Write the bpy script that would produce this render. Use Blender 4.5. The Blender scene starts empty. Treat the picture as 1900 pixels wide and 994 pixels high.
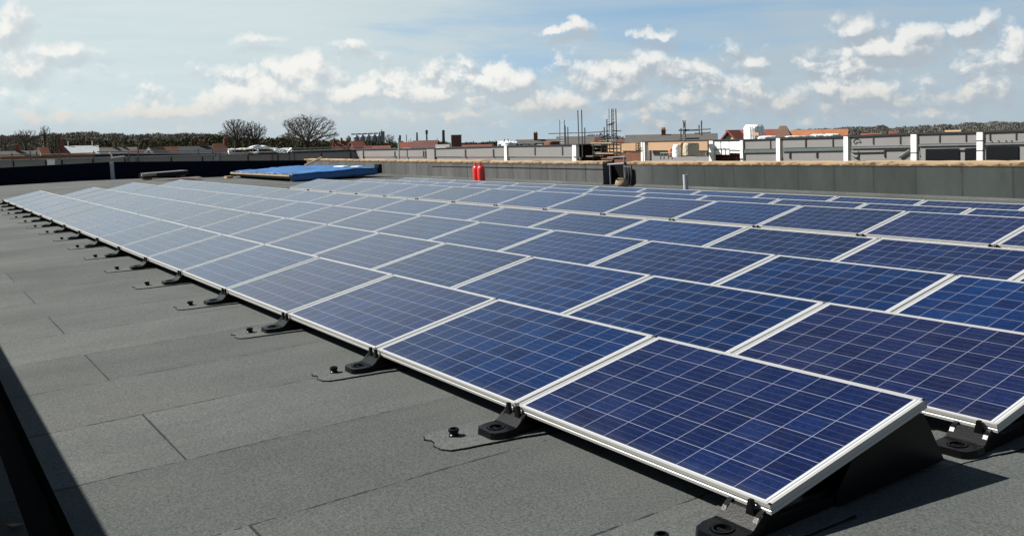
import bpy, bmesh, math, random
import numpy as np
from mathutils import Matrix, Vector
random.seed(7); np.random.seed(7)
scene = bpy.context.scene
R = math.radians
PI = math.pi

# ------------------------------------------------------------------ frames
# The roof falls gently; objects on it are laid out in the roof's own frame (x along the panel rows, y across, z off the roof).
RW = Matrix(((0.99998515, -0.00011312, -0.00544832, 0), (-0.00011312, 0.9991383, -0.04150485, 0), (0.00544832, 0.04150485, 0.99912345, 0), (0, 0, 0, 1)))
CAMF = Vector((2.3095342, -2.5574712, 1.4479302))
CAM_ALT = 8.6
_c0 = RW @ CAMF
MF = Matrix.Translation((0, 0, CAM_ALT - _c0.z)) @ RW
CAM = MF @ CAMF
AX = [RW.to_3x3() @ Vector(v) for v in ((0.55103322, 0.83249416, -0.0575836), (-0.01858454, 0.08123063, 0.99652205), (-0.83427634, 0.54804659, -0.0602323))]
FPX, PVY = 1738.0324, 330.0386

# ------------------------------------------------------------------ camera
cd = bpy.data.cameras.new('camera'); cam = bpy.data.objects.new('camera', cd); scene.collection.objects.link(cam)
cd.sensor_width = 36.0; cd.lens = 36.0 * FPX / 1900.0
cd.shift_y = -(497.0 - PVY) / 1900.0
cd.clip_start = 0.05; cd.clip_end = 20000
m3 = Matrix((AX[0], AX[1], -AX[2])).transposed()
cam.matrix_world = Matrix.Translation(CAM) @ m3.to_4x4()
scene.camera = cam
scene.render.resolution_x = 1024; scene.render.resolution_y = 535
scene.view_settings.view_transform = 'Standard'; scene.view_settings.look = 'None'
scene.view_settings.exposure = 1.0; scene.view_settings.gamma = 1.0

def ray(u, v):
    return AX[2] + AX[0] * ((u - 950) / FPX) - AX[1] * ((v - PVY) / FPX)
def at(u, v, d):
    """world point seen at photo pixel u,v lying d metres ahead"""
    return CAM + ray(u, v) * d

# ------------------------------------------------------------------ world sky
SUN = Vector((-0.48003, -0.53142, 0.69797)).normalized()
sun_el = math.asin(SUN.z); sun_rot = math.atan2(SUN.x, SUN.y)
SKY_STRENGTH = 0.085
SUN_STRENGTH = 5.0
world = bpy.data.worlds.new('World'); scene.world = world; world.use_nodes = True

class NT:
    def __init__(s, tree): s.t = tree; s.n = tree.nodes; s.l = tree.links
    def node(s, typ, **kw):
        n = s.n.new(typ)
        for k, v in kw.items(): setattr(n, k, v)
        return n
    def link(s, a, b): s.l.new(a, b)
    def put(s, sock, val):
        if hasattr(val, 'is_output') or isinstance(val, bpy.types.NodeSocket): s.l.new(val, sock)
        elif val is not None: sock.default_value = val
    def math(s, op, a, b=None, c=None, clamp=False):
        n = s.node('ShaderNodeMath', operation=op, use_clamp=clamp)
        s.put(n.inputs[0], a)
        if b is not None: s.put(n.inputs[1], b)
        if c is not None: s.put(n.inputs[2], c)
        return n.outputs[0]
    def vmath(s, op, a, b=None):
        n = s.node('ShaderNodeVectorMath', operation=op)
        s.put(n.inputs[0], a)
        if b is not None: s.put(n.inputs[1], b)
        return n.outputs['Value'] if op in ('DOT_PRODUCT', 'LENGTH', 'DISTANCE') else n.outputs[0]
    def sep(s, v):
        n = s.node('ShaderNodeSeparateXYZ'); s.put(n.inputs[0], v); return n.outputs
    def comb(s, x, y, z=0.0):
        n = s.node('ShaderNodeCombineXYZ'); s.put(n.inputs[0], x); s.put(n.inputs[1], y); s.put(n.inputs[2], z); return n.outputs[0]
    def noise(s, vec, scale, detail=3, rough=0.55, dist=0.0, dim='3D'):
        n = s.node('ShaderNodeTexNoise', noise_dimensions=dim); s.put(n.inputs['Vector'], vec)
        n.inputs['Scale'].default_value = scale; n.inputs['Detail'].default_value = detail; n.inputs['Roughness'].default_value = rough; n.inputs['Distortion'].default_value = dist
        return n.outputs['Fac'], n.outputs['Color']
    def mapr(s, v, a, b, c=0.0, d=1.0, smooth=False):
        n = s.node('ShaderNodeMapRange'); n.interpolation_type = 'SMOOTHSTEP' if smooth else 'LINEAR'
        s.put(n.inputs[0], v)
        for i, x in enumerate((a, b, c, d)): s.put(n.inputs[1 + i], x)
        return n.outputs[0]
    def mix(s, f, a, b, blend='MIX'):
        n = s.node('ShaderNodeMix', data_type='RGBA', blend_type=blend); s.put(n.inputs[0], f); s.put(n.inputs[6], a); s.put(n.inputs[7], b); return n.outputs[2]
    def mapping(s, vec, scale, loc=(0, 0, 0), rot=(0, 0, 0)):
        n = s.node('ShaderNodeMapping'); s.put(n.inputs[0], vec); n.inputs['Location'].default_value = loc; n.inputs['Rotation'].default_value = rot; n.inputs['Scale'].default_value = scale; return n.outputs[0]

def ang(u, v):
    d = ray(u, v).normalized(); return math.degrees(math.atan2(d.x, d.y)), math.degrees(math.asin(d.z))

# cumulus clouds: photo centre, half width, half height (pixels), strength; turned into angles of azimuth and elevation
CLOUDS = [(485, 180, 125, 32, 1.2), (565, 152, 66, 52, 1.3), (440, 190, 70, 30, 1.1), (578, 132, 34, 30, 1.25), (640, 178, 90, 28, 1.1), (765, 172, 78, 26, .9), (340, 204, 110, 20, .85), (230, 217, 100, 13, .8),
          (530, 205, 150, 20, .8), (470, 160, 40, 24, .9), (700, 160, 40, 18, .8),
          (920, 158, 72, 28, 1.15), (925, 140, 32, 26, 1.15), (970, 148, 30, 22, .9), (1052, 55, 46, 13, .9), (1062, 44, 20, 18, .95), (1212, 63, 40, 11, .9),
          (1140, 138, 85, 26, .7), (1205, 120, 34, 22, .75), (1100, 152, 50, 18, .6), (990, 195, 50, 20, .75), (1045, 185, 70, 22, .7), (725, 214, 56, 16, .7), (1130, 178, 70, 20, .6), (880, 212, 50, 14, .65), (800, 205, 60, 14, .5),
          (1595, 50, 42, 24, .75), (1650, 95, 84, 24, 1.05), (1695, 72, 44, 28, .9), (1800, 52, 56, 18, .8), (1835, 38, 26, 20, .8), (1865, 108, 55, 24, .85), (1888, 82, 32, 34, .85), (1385, 115, 30, 18, .65), (1572, 104, 14, 15, .7),
          (1525, 170, 66, 20, .7), (1550, 158, 26, 16, .7), (1685, 174, 28, 13, .6), (1832, 152, 34, 17, .65), (1440, 188, 80, 14, .5), (1300, 180, 80, 14, .5), (1770, 185, 80, 14, .5), (1620, 130, 60, 10, .4), (1250, 205, 90, 12, .45),
          (18, 46, 38, 44, .8), (28, 122, 58, 28, .7), (100, 94, 80, 14, .5), (480, 76, 46, 10, .4), (660, 84, 36, 10, .45), (80, 218, 80, 13, .55), (1700, 212, 80, 12, .45),
          (-250, 60, 160, 50, .7), (-260, 190, 160, 26, .7), (2150, 60, 160, 40, .7), (2150, 190, 160, 24, .6)]

def build_sky():
    nt = NT(world.node_tree); nt.n.clear()
    out = nt.node('ShaderNodeOutputWorld'); bg = nt.node('ShaderNodeBackground'); nt.link(bg.outputs[0], out.inputs[0])
    EX = 2 ** -scene.view_settings.exposure
    e3 = lambda r, g_, b_: (r * EX, g_ * EX, b_ * EX, 1)
    sky = nt.node('ShaderNodeTexSky', sky_type='NISHITA'); sky.sun_disc = False
    sky.sun_elevation = sun_el; sky.sun_rotation = sun_rot; sky.altitude = 0; sky.air_density = 1.0; sky.dust_density = 0.6; sky.ozone_density = 1.5
    tc = nt.node('ShaderNodeTexCoord')
    d = nt.vmath('NORMALIZE', tc.outputs['Generated'])
    nt.link(nt.vmath('NORMALIZE', nt.vmath('ADD', d, (0, 0, 0.25))), sky.inputs[0])
    x, y, z = nt.sep(d)
    az = nt.math('MULTIPLY', nt.math('ARCTAN2', x, y), 57.29578)
    el = nt.math('MULTIPLY', nt.math('ARCSINE', z), 57.29578)
    P = nt.comb(az, el)
    # cloud field as a reusable group
    g = bpy.data.node_groups.new('cloud_field', 'ShaderNodeTree')
    g.interface.new_socket('P', in_out='INPUT', socket_type='NodeSocketVector')
    g.interface.new_socket('field', in_out='OUTPUT', socket_type='NodeSocketFloat')
    gt = NT(g); gi = gt.node('NodeGroupInput'); go = gt.node('NodeGroupOutput')
    p0 = gi.outputs[0]
    _, c1 = gt.noise(p0, 0.42, 2, 0.5, dim='2D'); _, c2 = gt.noise(p0, 2.2, 3, 0.55, dim='2D')
    def warp(c, amt):
        n = gt.node('ShaderNodeVectorMath', operation='MULTIPLY_ADD'); gt.put(n.inputs[0], c); n.inputs[1].default_value = (amt, amt * .6, 0); n.inputs[2].default_value = (-amt / 2, -amt * .3, 0); return n.outputs[0]
    p = gt.vmath('ADD', p0, gt.vmath('ADD', warp(c1, 2.2), warp(c2, 0.7)))
    acc = None
    px, py, _z = gt.sep(p)
    for (u, v, hw, hh, amp) in CLOUDS:
        a, e = ang(u, v); a2, _ = ang(u + hw, v); _, e2 = ang(u, v - hh)
        rx, ry = abs(a2 - a) * 1.2, abs(e2 - e) * 1.2
        kx, ky = (-a / rx, -e / ry) if acc is None else (gt.math('MULTIPLY_ADD', acc, 1e-6, -a / rx), gt.math('MULTIPLY_ADD', acc, 1e-6, -e / ry))
        qx = gt.math('MULTIPLY_ADD', px, 1 / rx, kx); qy = gt.math('MULTIPLY_ADD', py, 1 / ry, ky)
        qy = gt.math('MAXIMUM', qy, gt.math('MULTIPLY', qy, -1.5))
        r2 = gt.math('MULTIPLY_ADD', qx, qx, gt.math('MULTIPLY', qy, qy))
        f = gt.math('MULTIPLY_ADD', r2, -amp, amp)
        acc = f if acc is None else gt.math('SMOOTH_MAX', acc, f, 0.25)
    acc = gt.math('MAXIMUM', acc, -1.2)
    # loose broken cumulus towards the horizon everywhere
    sx, sy, _z = gt.sep(p0)
    band = gt.math('MULTIPLY', gt.mapr(sy, -0.5, 2.0, 0.55, 1, True), gt.mapr(sy, 8.5, 3.6, 0, 1, True))
    band = gt.math('MULTIPLY', band, gt.mapr(sx, ang(0, 200)[0], ang(420, 200)[0], 0.72, 1.0, True))
    n2, _ = gt.noise(gt.mapping(p, (0.26, 0.62, 1)), 1.0, 4, 0.55, dim='2D')
    acc = gt.math('MAXIMUM', acc, gt.math('MULTIPLY_ADD', gt.math('MULTIPLY', n2, band), 3.0, -1.36))
    # cauliflower: rounded lumps from cell distance, plus fine noise
    vo = gt.node('ShaderNodeTexVoronoi', feature='F1', voronoi_dimensions='2D'); gt.link(gt.vmath('ADD', p0, warp(c2, 0.5)), vo.inputs['Vector'])
    vo.inputs['Scale'].default_value = 0.62; vo.inputs['Detail'].default_value = 3.0; vo.inputs['Roughness'].default_value = 0.5; vo.inputs['Lacunarity'].default_value = 2.3
    n1, _ = gt.noise(p0, 1.1, 6, 0.6, dim='2D')
    fld = gt.math('ADD', acc, gt.math('MULTIPLY_ADD', vo.outputs['Distance'], -0.68, 0.52))
    fld = gt.math('ADD', fld, gt.math('MULTIPLY_ADD', n1, 0.7, -0.35))
    gt.link(fld, go.inputs[0])
    def inst(vec):
        n = nt.node('ShaderNodeGroup'); n.node_tree = g; nt.link(vec, n.inputs[0]); return n.outputs[0]
    f0 = inst(P); f1 = inst(nt.vmath('ADD', P, (-0.32, 0.6, 0)))
    azc = ang(950, 200)[0]
    dens = nt.mapr(f0, -0.12, 0.80, 0, 1, True)
    lit = nt.mapr(nt.math('SUBTRACT', f0, f1), -0.55, 0.62, 0, 1, True)
    # thin high veil, thicker on the left and grey on the right, streaked, thinning out overhead
    st, _ = nt.noise(nt.mapping(P, (0.045, 0.32, 1), rot=(0, 0, R(-7))), 1.0, 5, 0.6, 0.6, dim='2D')
    st2, _ = nt.noise(nt.mapping(P, (0.11, 0.75, 1), rot=(0, 0, R(9))), 1.0, 4, 0.6, 0.4, dim='2D')
    streak = nt.math('ADD', nt.math('MULTIPLY', st, 0.65), nt.math('MULTIPLY', st2, 0.35))
    left = nt.mapr(az, azc - 19, azc + 8, 1.25, 0.46, True)
    right = nt.mapr(az, azc + 7, azc + 20, 0.0, 0.34, True)
    low = nt.mapr(el, 7.5, 1.0, 0.0, 0.5, True)
    base = nt.math('ADD', nt.math('ADD', left, right), low)
    veil = nt.math('MULTIPLY', base, nt.mapr(streak, 0.34, 0.62, 0.5, 1.3), clamp=True)
    veil = nt.math('MINIMUM', veil, 0.94)
    veil = nt.math('MULTIPLY', veil, nt.mapr(el, 15, 27, 1.0, 0.08, True))
    vcol = nt.mix(nt.mapr(az, azc - 22, azc + 20, 0, 1, True), e3(0.69, 0.78, 0.775), e3(0.45, 0.54, 0.60))
    vcol = nt.mix(nt.mapr(el, 2.5, 0.3, 0, 0.55, True), vcol, e3(0.43, 0.50, 0.545))
    ek = nt.mapr(el, 14, 30, 1.0, 0.40, True)
    vcol = nt.mix(nt.mapr(nt.math('MULTIPLY_ADD', st2, 0.6, nt.math('MULTIPLY', st, 0.4)), 0.36, 0.62, 0.28, 0), vcol, e3(0.50, 0.61, 0.67))
    skyc = nt.mix(1.0, nt.mix(1.0, sky.outputs[0], nt.comb(ek, ek, ek), 'MULTIPLY'), (SKY_STRENGTH * 0.94, SKY_STRENGTH * 1.08, SKY_STRENGTH * 1.0, 1), 'MULTIPLY')
    c = nt.mix(veil, skyc, vcol)
    shade = nt.mix(nt.mapr(az, azc - 15, azc + 12, 0, 1, True), e3(0.56, 0.63, 0.67), e3(0.43, 0.485, 0.54))
    bright = nt.mix(nt.mapr(el, 3.2, 1.4, 0, 1, True), e3(0.93, 0.92, 0.88), e3(0.74, 0.715, 0.66))
    ccol = nt.mix(lit, shade, bright)
    c = nt.mix(nt.mapr(f1, -0.15, 0.8, 0, 0.7, True), c, shade)
    c = nt.mix(nt.math('MULTIPLY', dens, nt.mapr(az, azc - 4, azc + 14, 0.95, 0.82, True)), c, ccol)
    nt.link(c, bg.inputs[0]); bg.inputs[1].default_value = 1.0
build_sky()
world.cycles.sampling_method = 'MANUAL'; world.cycles.sample_map_resolution = 512

# ------------------------------------------------------------------ sun
sl = bpy.data.lights.new('sun', 'SUN'); sl.energy = SUN_STRENGTH; sl.angle = R(0.53); sl.color = (1.0, 0.955, 0.88)
so = bpy.data.objects.new('sun', sl); scene.collection.objects.link(so)
so.matrix_world = Matrix.Translation((0, 0, 60)) @ SUN.to_track_quat('Z', 'Y').to_matrix().to_4x4()

# ------------------------------------------------------------------ mesh helpers
class MB:
    def __init__(s): s.v = []; s.f = []; s.smooth = False
    def add(s, vs, fs, M=None):
        o = len(s.v)
        s.v += [tuple(M @ Vector(p)) if M else tuple(p) for p in vs]
        s.f += [tuple(i + o for i in f) for f in fs]
        return s
    def box(s, c, sz, M=None, taper=1.0):
        x, y, z = sz[0] / 2, sz[1] / 2, sz[2] / 2
        t = taper
        vs = [(-x, -y, -z), (x, -y, -z), (x, y, -z), (-x, y, -z), (-x * t, -y * t, z), (x * t, -y * t, z), (x * t, y * t, z), (-x * t, y * t, z)]
        vs = [(a + c[0], b + c[1], d + c[2]) for a, b, d in vs]
        return s.add(vs, [(3, 2, 1, 0), (4, 5, 6, 7), (0, 1, 5, 4), (1, 2, 6, 5), (2, 3, 7, 6), (3, 0, 4, 7)], M)
    def box2(s, a, b, M=None):
        return s.box([(a[i] + b[i]) / 2 for i in range(3)], [abs(b[i] - a[i]) for i in range(3)], M)
    def prism(s, poly, lo, hi, axis='x', M=None):
        """extrude a 2-D polygon along an axis; poly is in the other two axes in cyclic order"""
        n = len(poly)
        def P(a, b, h): return {'x': (h, a, b), 'y': (b, h, a), 'z': (a, b, h)}[axis]
        vs = [P(a, b, lo) for a, b in poly] + [P(a, b, hi) for a, b in poly]
        fs = [tuple(range(n - 1, -1, -1)), tuple(range(n, 2 * n))] + [(i, (i + 1) % n, (i + 1) % n + n, i + n) for i in range(n)]
        return s.add(vs, fs, M)
    def tube(s, p, q, r0, r1=None, n=8, caps=True):
        r1 = r0 if r1 is None else r1
        p, q = Vector(p), Vector(q); d = (q - p)
        if d.length < 1e-6: return s
        d.normalize(); a = d.orthogonal().normalized(); b = d.cross(a)
        vs = []
        for c, r in ((p, r0), (q, r1)):
            for i in range(n):
                t = 2 * PI * i / n; vs.append(tuple(c + a * (r * math.cos(t)) + b * (r * math.sin(t))))
        fs = [(i, (i + 1) % n, n + (i + 1) % n, n + i) for i in range(n)]
        if caps: fs += [tuple(range(n - 1, -1, -1)), tuple(range(n, 2 * n))]
        return s.add(vs, fs)
    def path(s, pts, r, n=6):
        for a, b in zip(pts[:-1], pts[1:]): s.tube(a, b, r, r, n)
        return s
    def lathe(s, prof, c=(0, 0, 0), n=24, M=None):
        vs = []; fs = []
        for r, z in prof:
            for i in range(n):
                t = 2 * PI * i / n; vs.append((c[0] + r * math.cos(t), c[1] + r * math.sin(t), c[2] + z))
        for k in range(len(prof) - 1):
            for i in range(n): fs.append((k * n + i, k * n + (i + 1) % n, (k + 1) * n + (i + 1) % n, (k + 1) * n + i))
        fs.append(tuple(range(n - 1, -1, -1))); fs.append(tuple(range((len(prof) - 1) * n, len(prof) * n)))
        return s.add(vs, fs, M)
    def mesh(s, name, mat, bevel=0.0, smooth=False, fix=True):
        me = bpy.data.meshes.new(name); me.from_pydata(s.v, [], s.f); me.validate()
        if bevel or fix:
            bm = bmesh.new(); bm.from_mesh(me)
            if bevel: bmesh.ops.bevel(bm, geom=bm.edges[:], offset=bevel, segments=2, affect='EDGES', clamp_overlap=True)
            if fix: bmesh.ops.recalc_face_normals(bm, faces=bm.faces[:])
            bm.to_mesh(me); bm.free()
        if smooth: me.polygons.foreach_set('use_smooth', [True] * len(me.polygons))
        me.materials.append(mat); me.update()
        return me
    def build(s, name, mat, parent=None, M=None, **kw):
        return link(name, s.mesh(name, mat, **kw), parent, M)

def link(name, data, parent=None, M=None):
    o = bpy.data.objects.new(name, data); scene.collection.objects.link(o)
    if parent is not None: o.parent = parent
    if M is not None:
        if parent is None: o.matrix_world = M
        else: o.matrix_local = M
    return o
def tag(o, label=None, cat=None, group=None, kind=None):
    if label: o['label'] = label
    if cat: o['category'] = cat
    if group: o['group'] = group
    if kind: o['kind'] = kind
    return o
def thing(name, label, cat, M=None, group=None):
    return tag(link(name, None, None, M), label, cat, group)
def copy_tree(o, M=None, parent=None):
    c = o.copy(); scene.collection.objects.link(c)
    if parent is not None: c.parent = parent
    for ch in list(o.children): copy_tree(ch, None, c)
    if M is not None: c.matrix_world = M
    return c
T = Matrix.Translation
def RZ(a): return Matrix.Rotation(a, 4, 'Z')
def RX(a): return Matrix.Rotation(a, 4, 'X')
def RY(a): return Matrix.Rotation(a, 4, 'Y')

# ------------------------------------------------------------------ materials
def newmat(name):
    m = bpy.data.materials.new(name); m.use_nodes = True; nt = NT(m.node_tree)
    return m, nt, nt.n['Principled BSDF']
def hexlin(r, g, b):
    f = lambda c: (c / 12.92 if c <= .04045 else ((c + .055) / 1.055) ** 2.4)
    return (f(r / 255), f(g / 255), f(b / 255), 1)
def mat(name, col, rough=0.8, metal=0.0, var=0.25, scale=3.0, bump=0.0, bscale=40.0, spec=0.5, coord='Object', stretch=(1, 1, 1), var2=0.0, k0=0.55):
    """plain weathered material: base colour broken up by two scales of noise"""
    m, nt, b = newmat(name)
    tc = nt.node('ShaderNodeTexCoord'); v = nt.mapping(tc.outputs[coord], stretch)
    n, _ = nt.noise(v, scale, 4, 0.6); n2, _ = nt.noise(v, scale * 9, 3, 0.6)
    f = nt.math('ADD', nt.math('MULTIPLY', n, 0.65), nt.math('MULTIPLY', n2, 0.35))
    k = nt.mapr(f, 0.3, 0.7, 1 - var, 1 + var)
    oi = nt.node('ShaderNodeObjectInfo')
    if var2: k = nt.math('MULTIPLY', k, nt.mapr(oi.outputs['Random'], 0, 1, 1 - var2, 1 + var2))
    c = nt.mix(1.0, tuple(q * k0 for q in col[:3]) + (1,), nt.comb(k, k, k), 'MULTIPLY')
    nt.link(c, b.inputs['Base Color'])
    b.inputs['Roughness'].default_value = rough; b.inputs['Metallic'].default_value = metal; b.inputs['Specular IOR Level'].default_value = spec
    if bump:
        bn = nt.node('ShaderNodeBump'); bn.inputs['Strength'].default_value = bump; bn.inputs['Distance'].default_value = 0.01
        nn, _ = nt.noise(v, bscale, 4, 0.6); nt.link(nn, bn.inputs['Height']); nt.link(bn.outputs[0], b.inputs['Normal'])
    return m

def roof_felt(name, laps=True, k0=0.495):
    """mineral felt roofing: granules, one-metre rolls with bitumen bleeding at the laps"""
    m, nt, b = newmat(name)
    tc = nt.node('ShaderNodeTexCoord'); v = tc.outputs['Object']
    x, y, z = nt.sep(v)
    g1, _ = nt.noise(v, 220, 2, 0.7); g2, _ = nt.noise(v, 75, 3, 0.7); s1, _ = nt.noise(v, 0.55, 4, 0.6); s2, _ = nt.noise(nt.mapping(v, (3.2, 0.35, 1)), 1.0, 4, 0.6)
    rolls = nt.math('DIVIDE', nt.math('ADD', x, 0.452), 0.988)
    wob, _ = nt.noise(v, 1.2, 3, 0.5)
    rolls = nt.math('ADD', rolls, nt.math('MULTIPLY', nt.math('SUBTRACT', wob, 0.5), 0.03))
    idx = nt.math('FLOOR', rolls); fr = nt.math('SUBTRACT', rolls, idx)
    odd = nt.math('MODULO', nt.math('ABSOLUTE', idx), 2.0)
    # cross joints: alternate rolls end at y = -1.47, the others at y = 3.9, 8 m long rolls
    yo = nt.math('ADD', y, nt.mapr(odd, 0, 1, -3.9, 1.47))
    yr = nt.math('DIVIDE', yo, 8.0); yi = nt.math('FLOOR', yr); yf = nt.math('SUBTRACT', yr, yi)
    wn = nt.node('ShaderNodeTexWhiteNoise', noise_dimensions='3D'); nt.link(nt.comb(idx, yi, 3.1), wn.inputs['Vector'])
    tone = nt.mapr(wn.outputs['Value'], 0, 1, 0.85, 1.12)
    k = nt.mapr(nt.math('ADD', nt.math('MULTIPLY', g1, 0.5), nt.math('MULTIPLY', g2, 0.5)), 0.33, 0.67, 0.3, 1.65)
    k = nt.math('MULTIPLY', k, nt.mapr(s1, 0.3, 0.7, 0.80, 1.16)); k = nt.math('MULTIPLY', k, nt.mapr(s2, 0.3, 0.7, 0.93, 1.07)); k = nt.math('MULTIPLY', k, tone)
    col = nt.mix(nt.mapr(s2, 0.3, 0.7, 0, 1), tuple(q * k0 for q in (0.123, 0.138, 0.133)) + (1,), tuple(q * k0 for q in (0.134, 0.140, 0.137)) + (1,))
    col = nt.mix(1.0, col, nt.comb(k, k, k), 'MULTIPLY')
    if laps:
        brk, _ = nt.noise(v, 2.3, 5, 0.7); brk2, _ = nt.noise(v, 14.0, 3, 0.7)
        fine = nt.math('ADD', nt.math('MULTIPLY', brk, 0.6), nt.math('MULTIPLY', brk2, 0.4))
        w = nt.mapr(fine, 0.42, 0.58, -0.002, 0.010)
        d1 = nt.math('MINIMUM', fr, nt.math('SUBTRACT', 1.0, fr))
        l1 = nt.mapr(nt.math('SUBTRACT', w, d1), -0.002, 0.002, 0, 0.95)
        d2 = nt.math('MULTIPLY', nt.math('MINIMUM', yf, nt.math('SUBTRACT', 1.0, yf)), 8.0)
        w2 = nt.mapr(fine, 0.3, 0.6, 0.003, 0.0075)
        l2 = nt.mapr(nt.math('SUBTRACT', w2, d2), -0.002, 0.002, 0, 0.97)
        line = nt.math('MAXIMUM', l1, l2)
        col = nt.mix(line, col, (0.012, 0.012, 0.014, 1))
    nt.link(col, b.inputs['Base Color']); b.inputs['Roughness'].default_value = 0.92; b.inputs['Specular IOR Level'].default_value = 0.25
    bn = nt.node('ShaderNodeBump'); bn.inputs['Strength'].default_value = 0.45; bn.inputs['Distance'].default_value = 0.004
    nt.link(g2, bn.inputs['Height']); nt.link(bn.outputs[0], b.inputs['Normal'])
    return m

def wall_felt(name, c1, c2, pitch, phase, upper=False):
    """felt-dressed upstand: sheets one metre wide with thin dark joints"""
    m, nt, b = newmat(name)
    tc = nt.node('ShaderNodeTexCoord'); v = tc.outputs['Object']; x, y, z = nt.sep(v)
    r = nt.math('DIVIDE', nt.math('ADD', x, phase), pitch); wob, _ = nt.noise(v, 1.5, 3, 0.5)
    r = nt.math('ADD', r, nt.math('MULTIPLY', nt.math('SUBTRACT', wob, 0.5), 0.035))
    i = nt.math('FLOOR', r); fr = nt.math('SUBTRACT', r, i)
    wn = nt.node('ShaderNodeTexWhiteNoise', noise_dimensions='1D'); nt.link(i, wn.inputs['W'])
    g1, _ = nt.noise(v, 60, 3, 0.7); s1, _ = nt.noise(nt.mapping(v, (2.5, 1, 0.8)), 1.0, 4, 0.65)
    k = nt.math('MULTIPLY', nt.mapr(wn.outputs['Value'], 0, 1, 0.9, 1.08), nt.mapr(g1, 0.3, 0.7, 0.75, 1.25)); k = nt.math('MULTIPLY', k, nt.mapr(s1, 0.3, 0.7, 0.78, 1.2))
    col = nt.mix(nt.mapr(x, -19.0, -17.3, 0, 1), c1, c2)
    col = nt.mix(1.0, col, nt.comb(k, k, k), 'MULTIPLY')
    brk, _ = nt.noise(v, 3.0, 3, 0.6)
    d = nt.math('MINIMUM', fr, nt.math('SUBTRACT', 1.0, fr))
    ln = nt.mapr(nt.math('SUBTRACT', nt.mapr(brk, 0.35, 0.65, 0.012, 0.028), d), -0.01, 0.01, 0, 0.7)
    col = nt.mix(ln, col, (0.02, 0.021, 0.022, 1))
    nt.link(col, b.inputs['Base Color']); b.inputs['Roughness'].default_value = 0.9; b.inputs['Specular IOR Level'].default_value = 0.25
    return m

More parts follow.
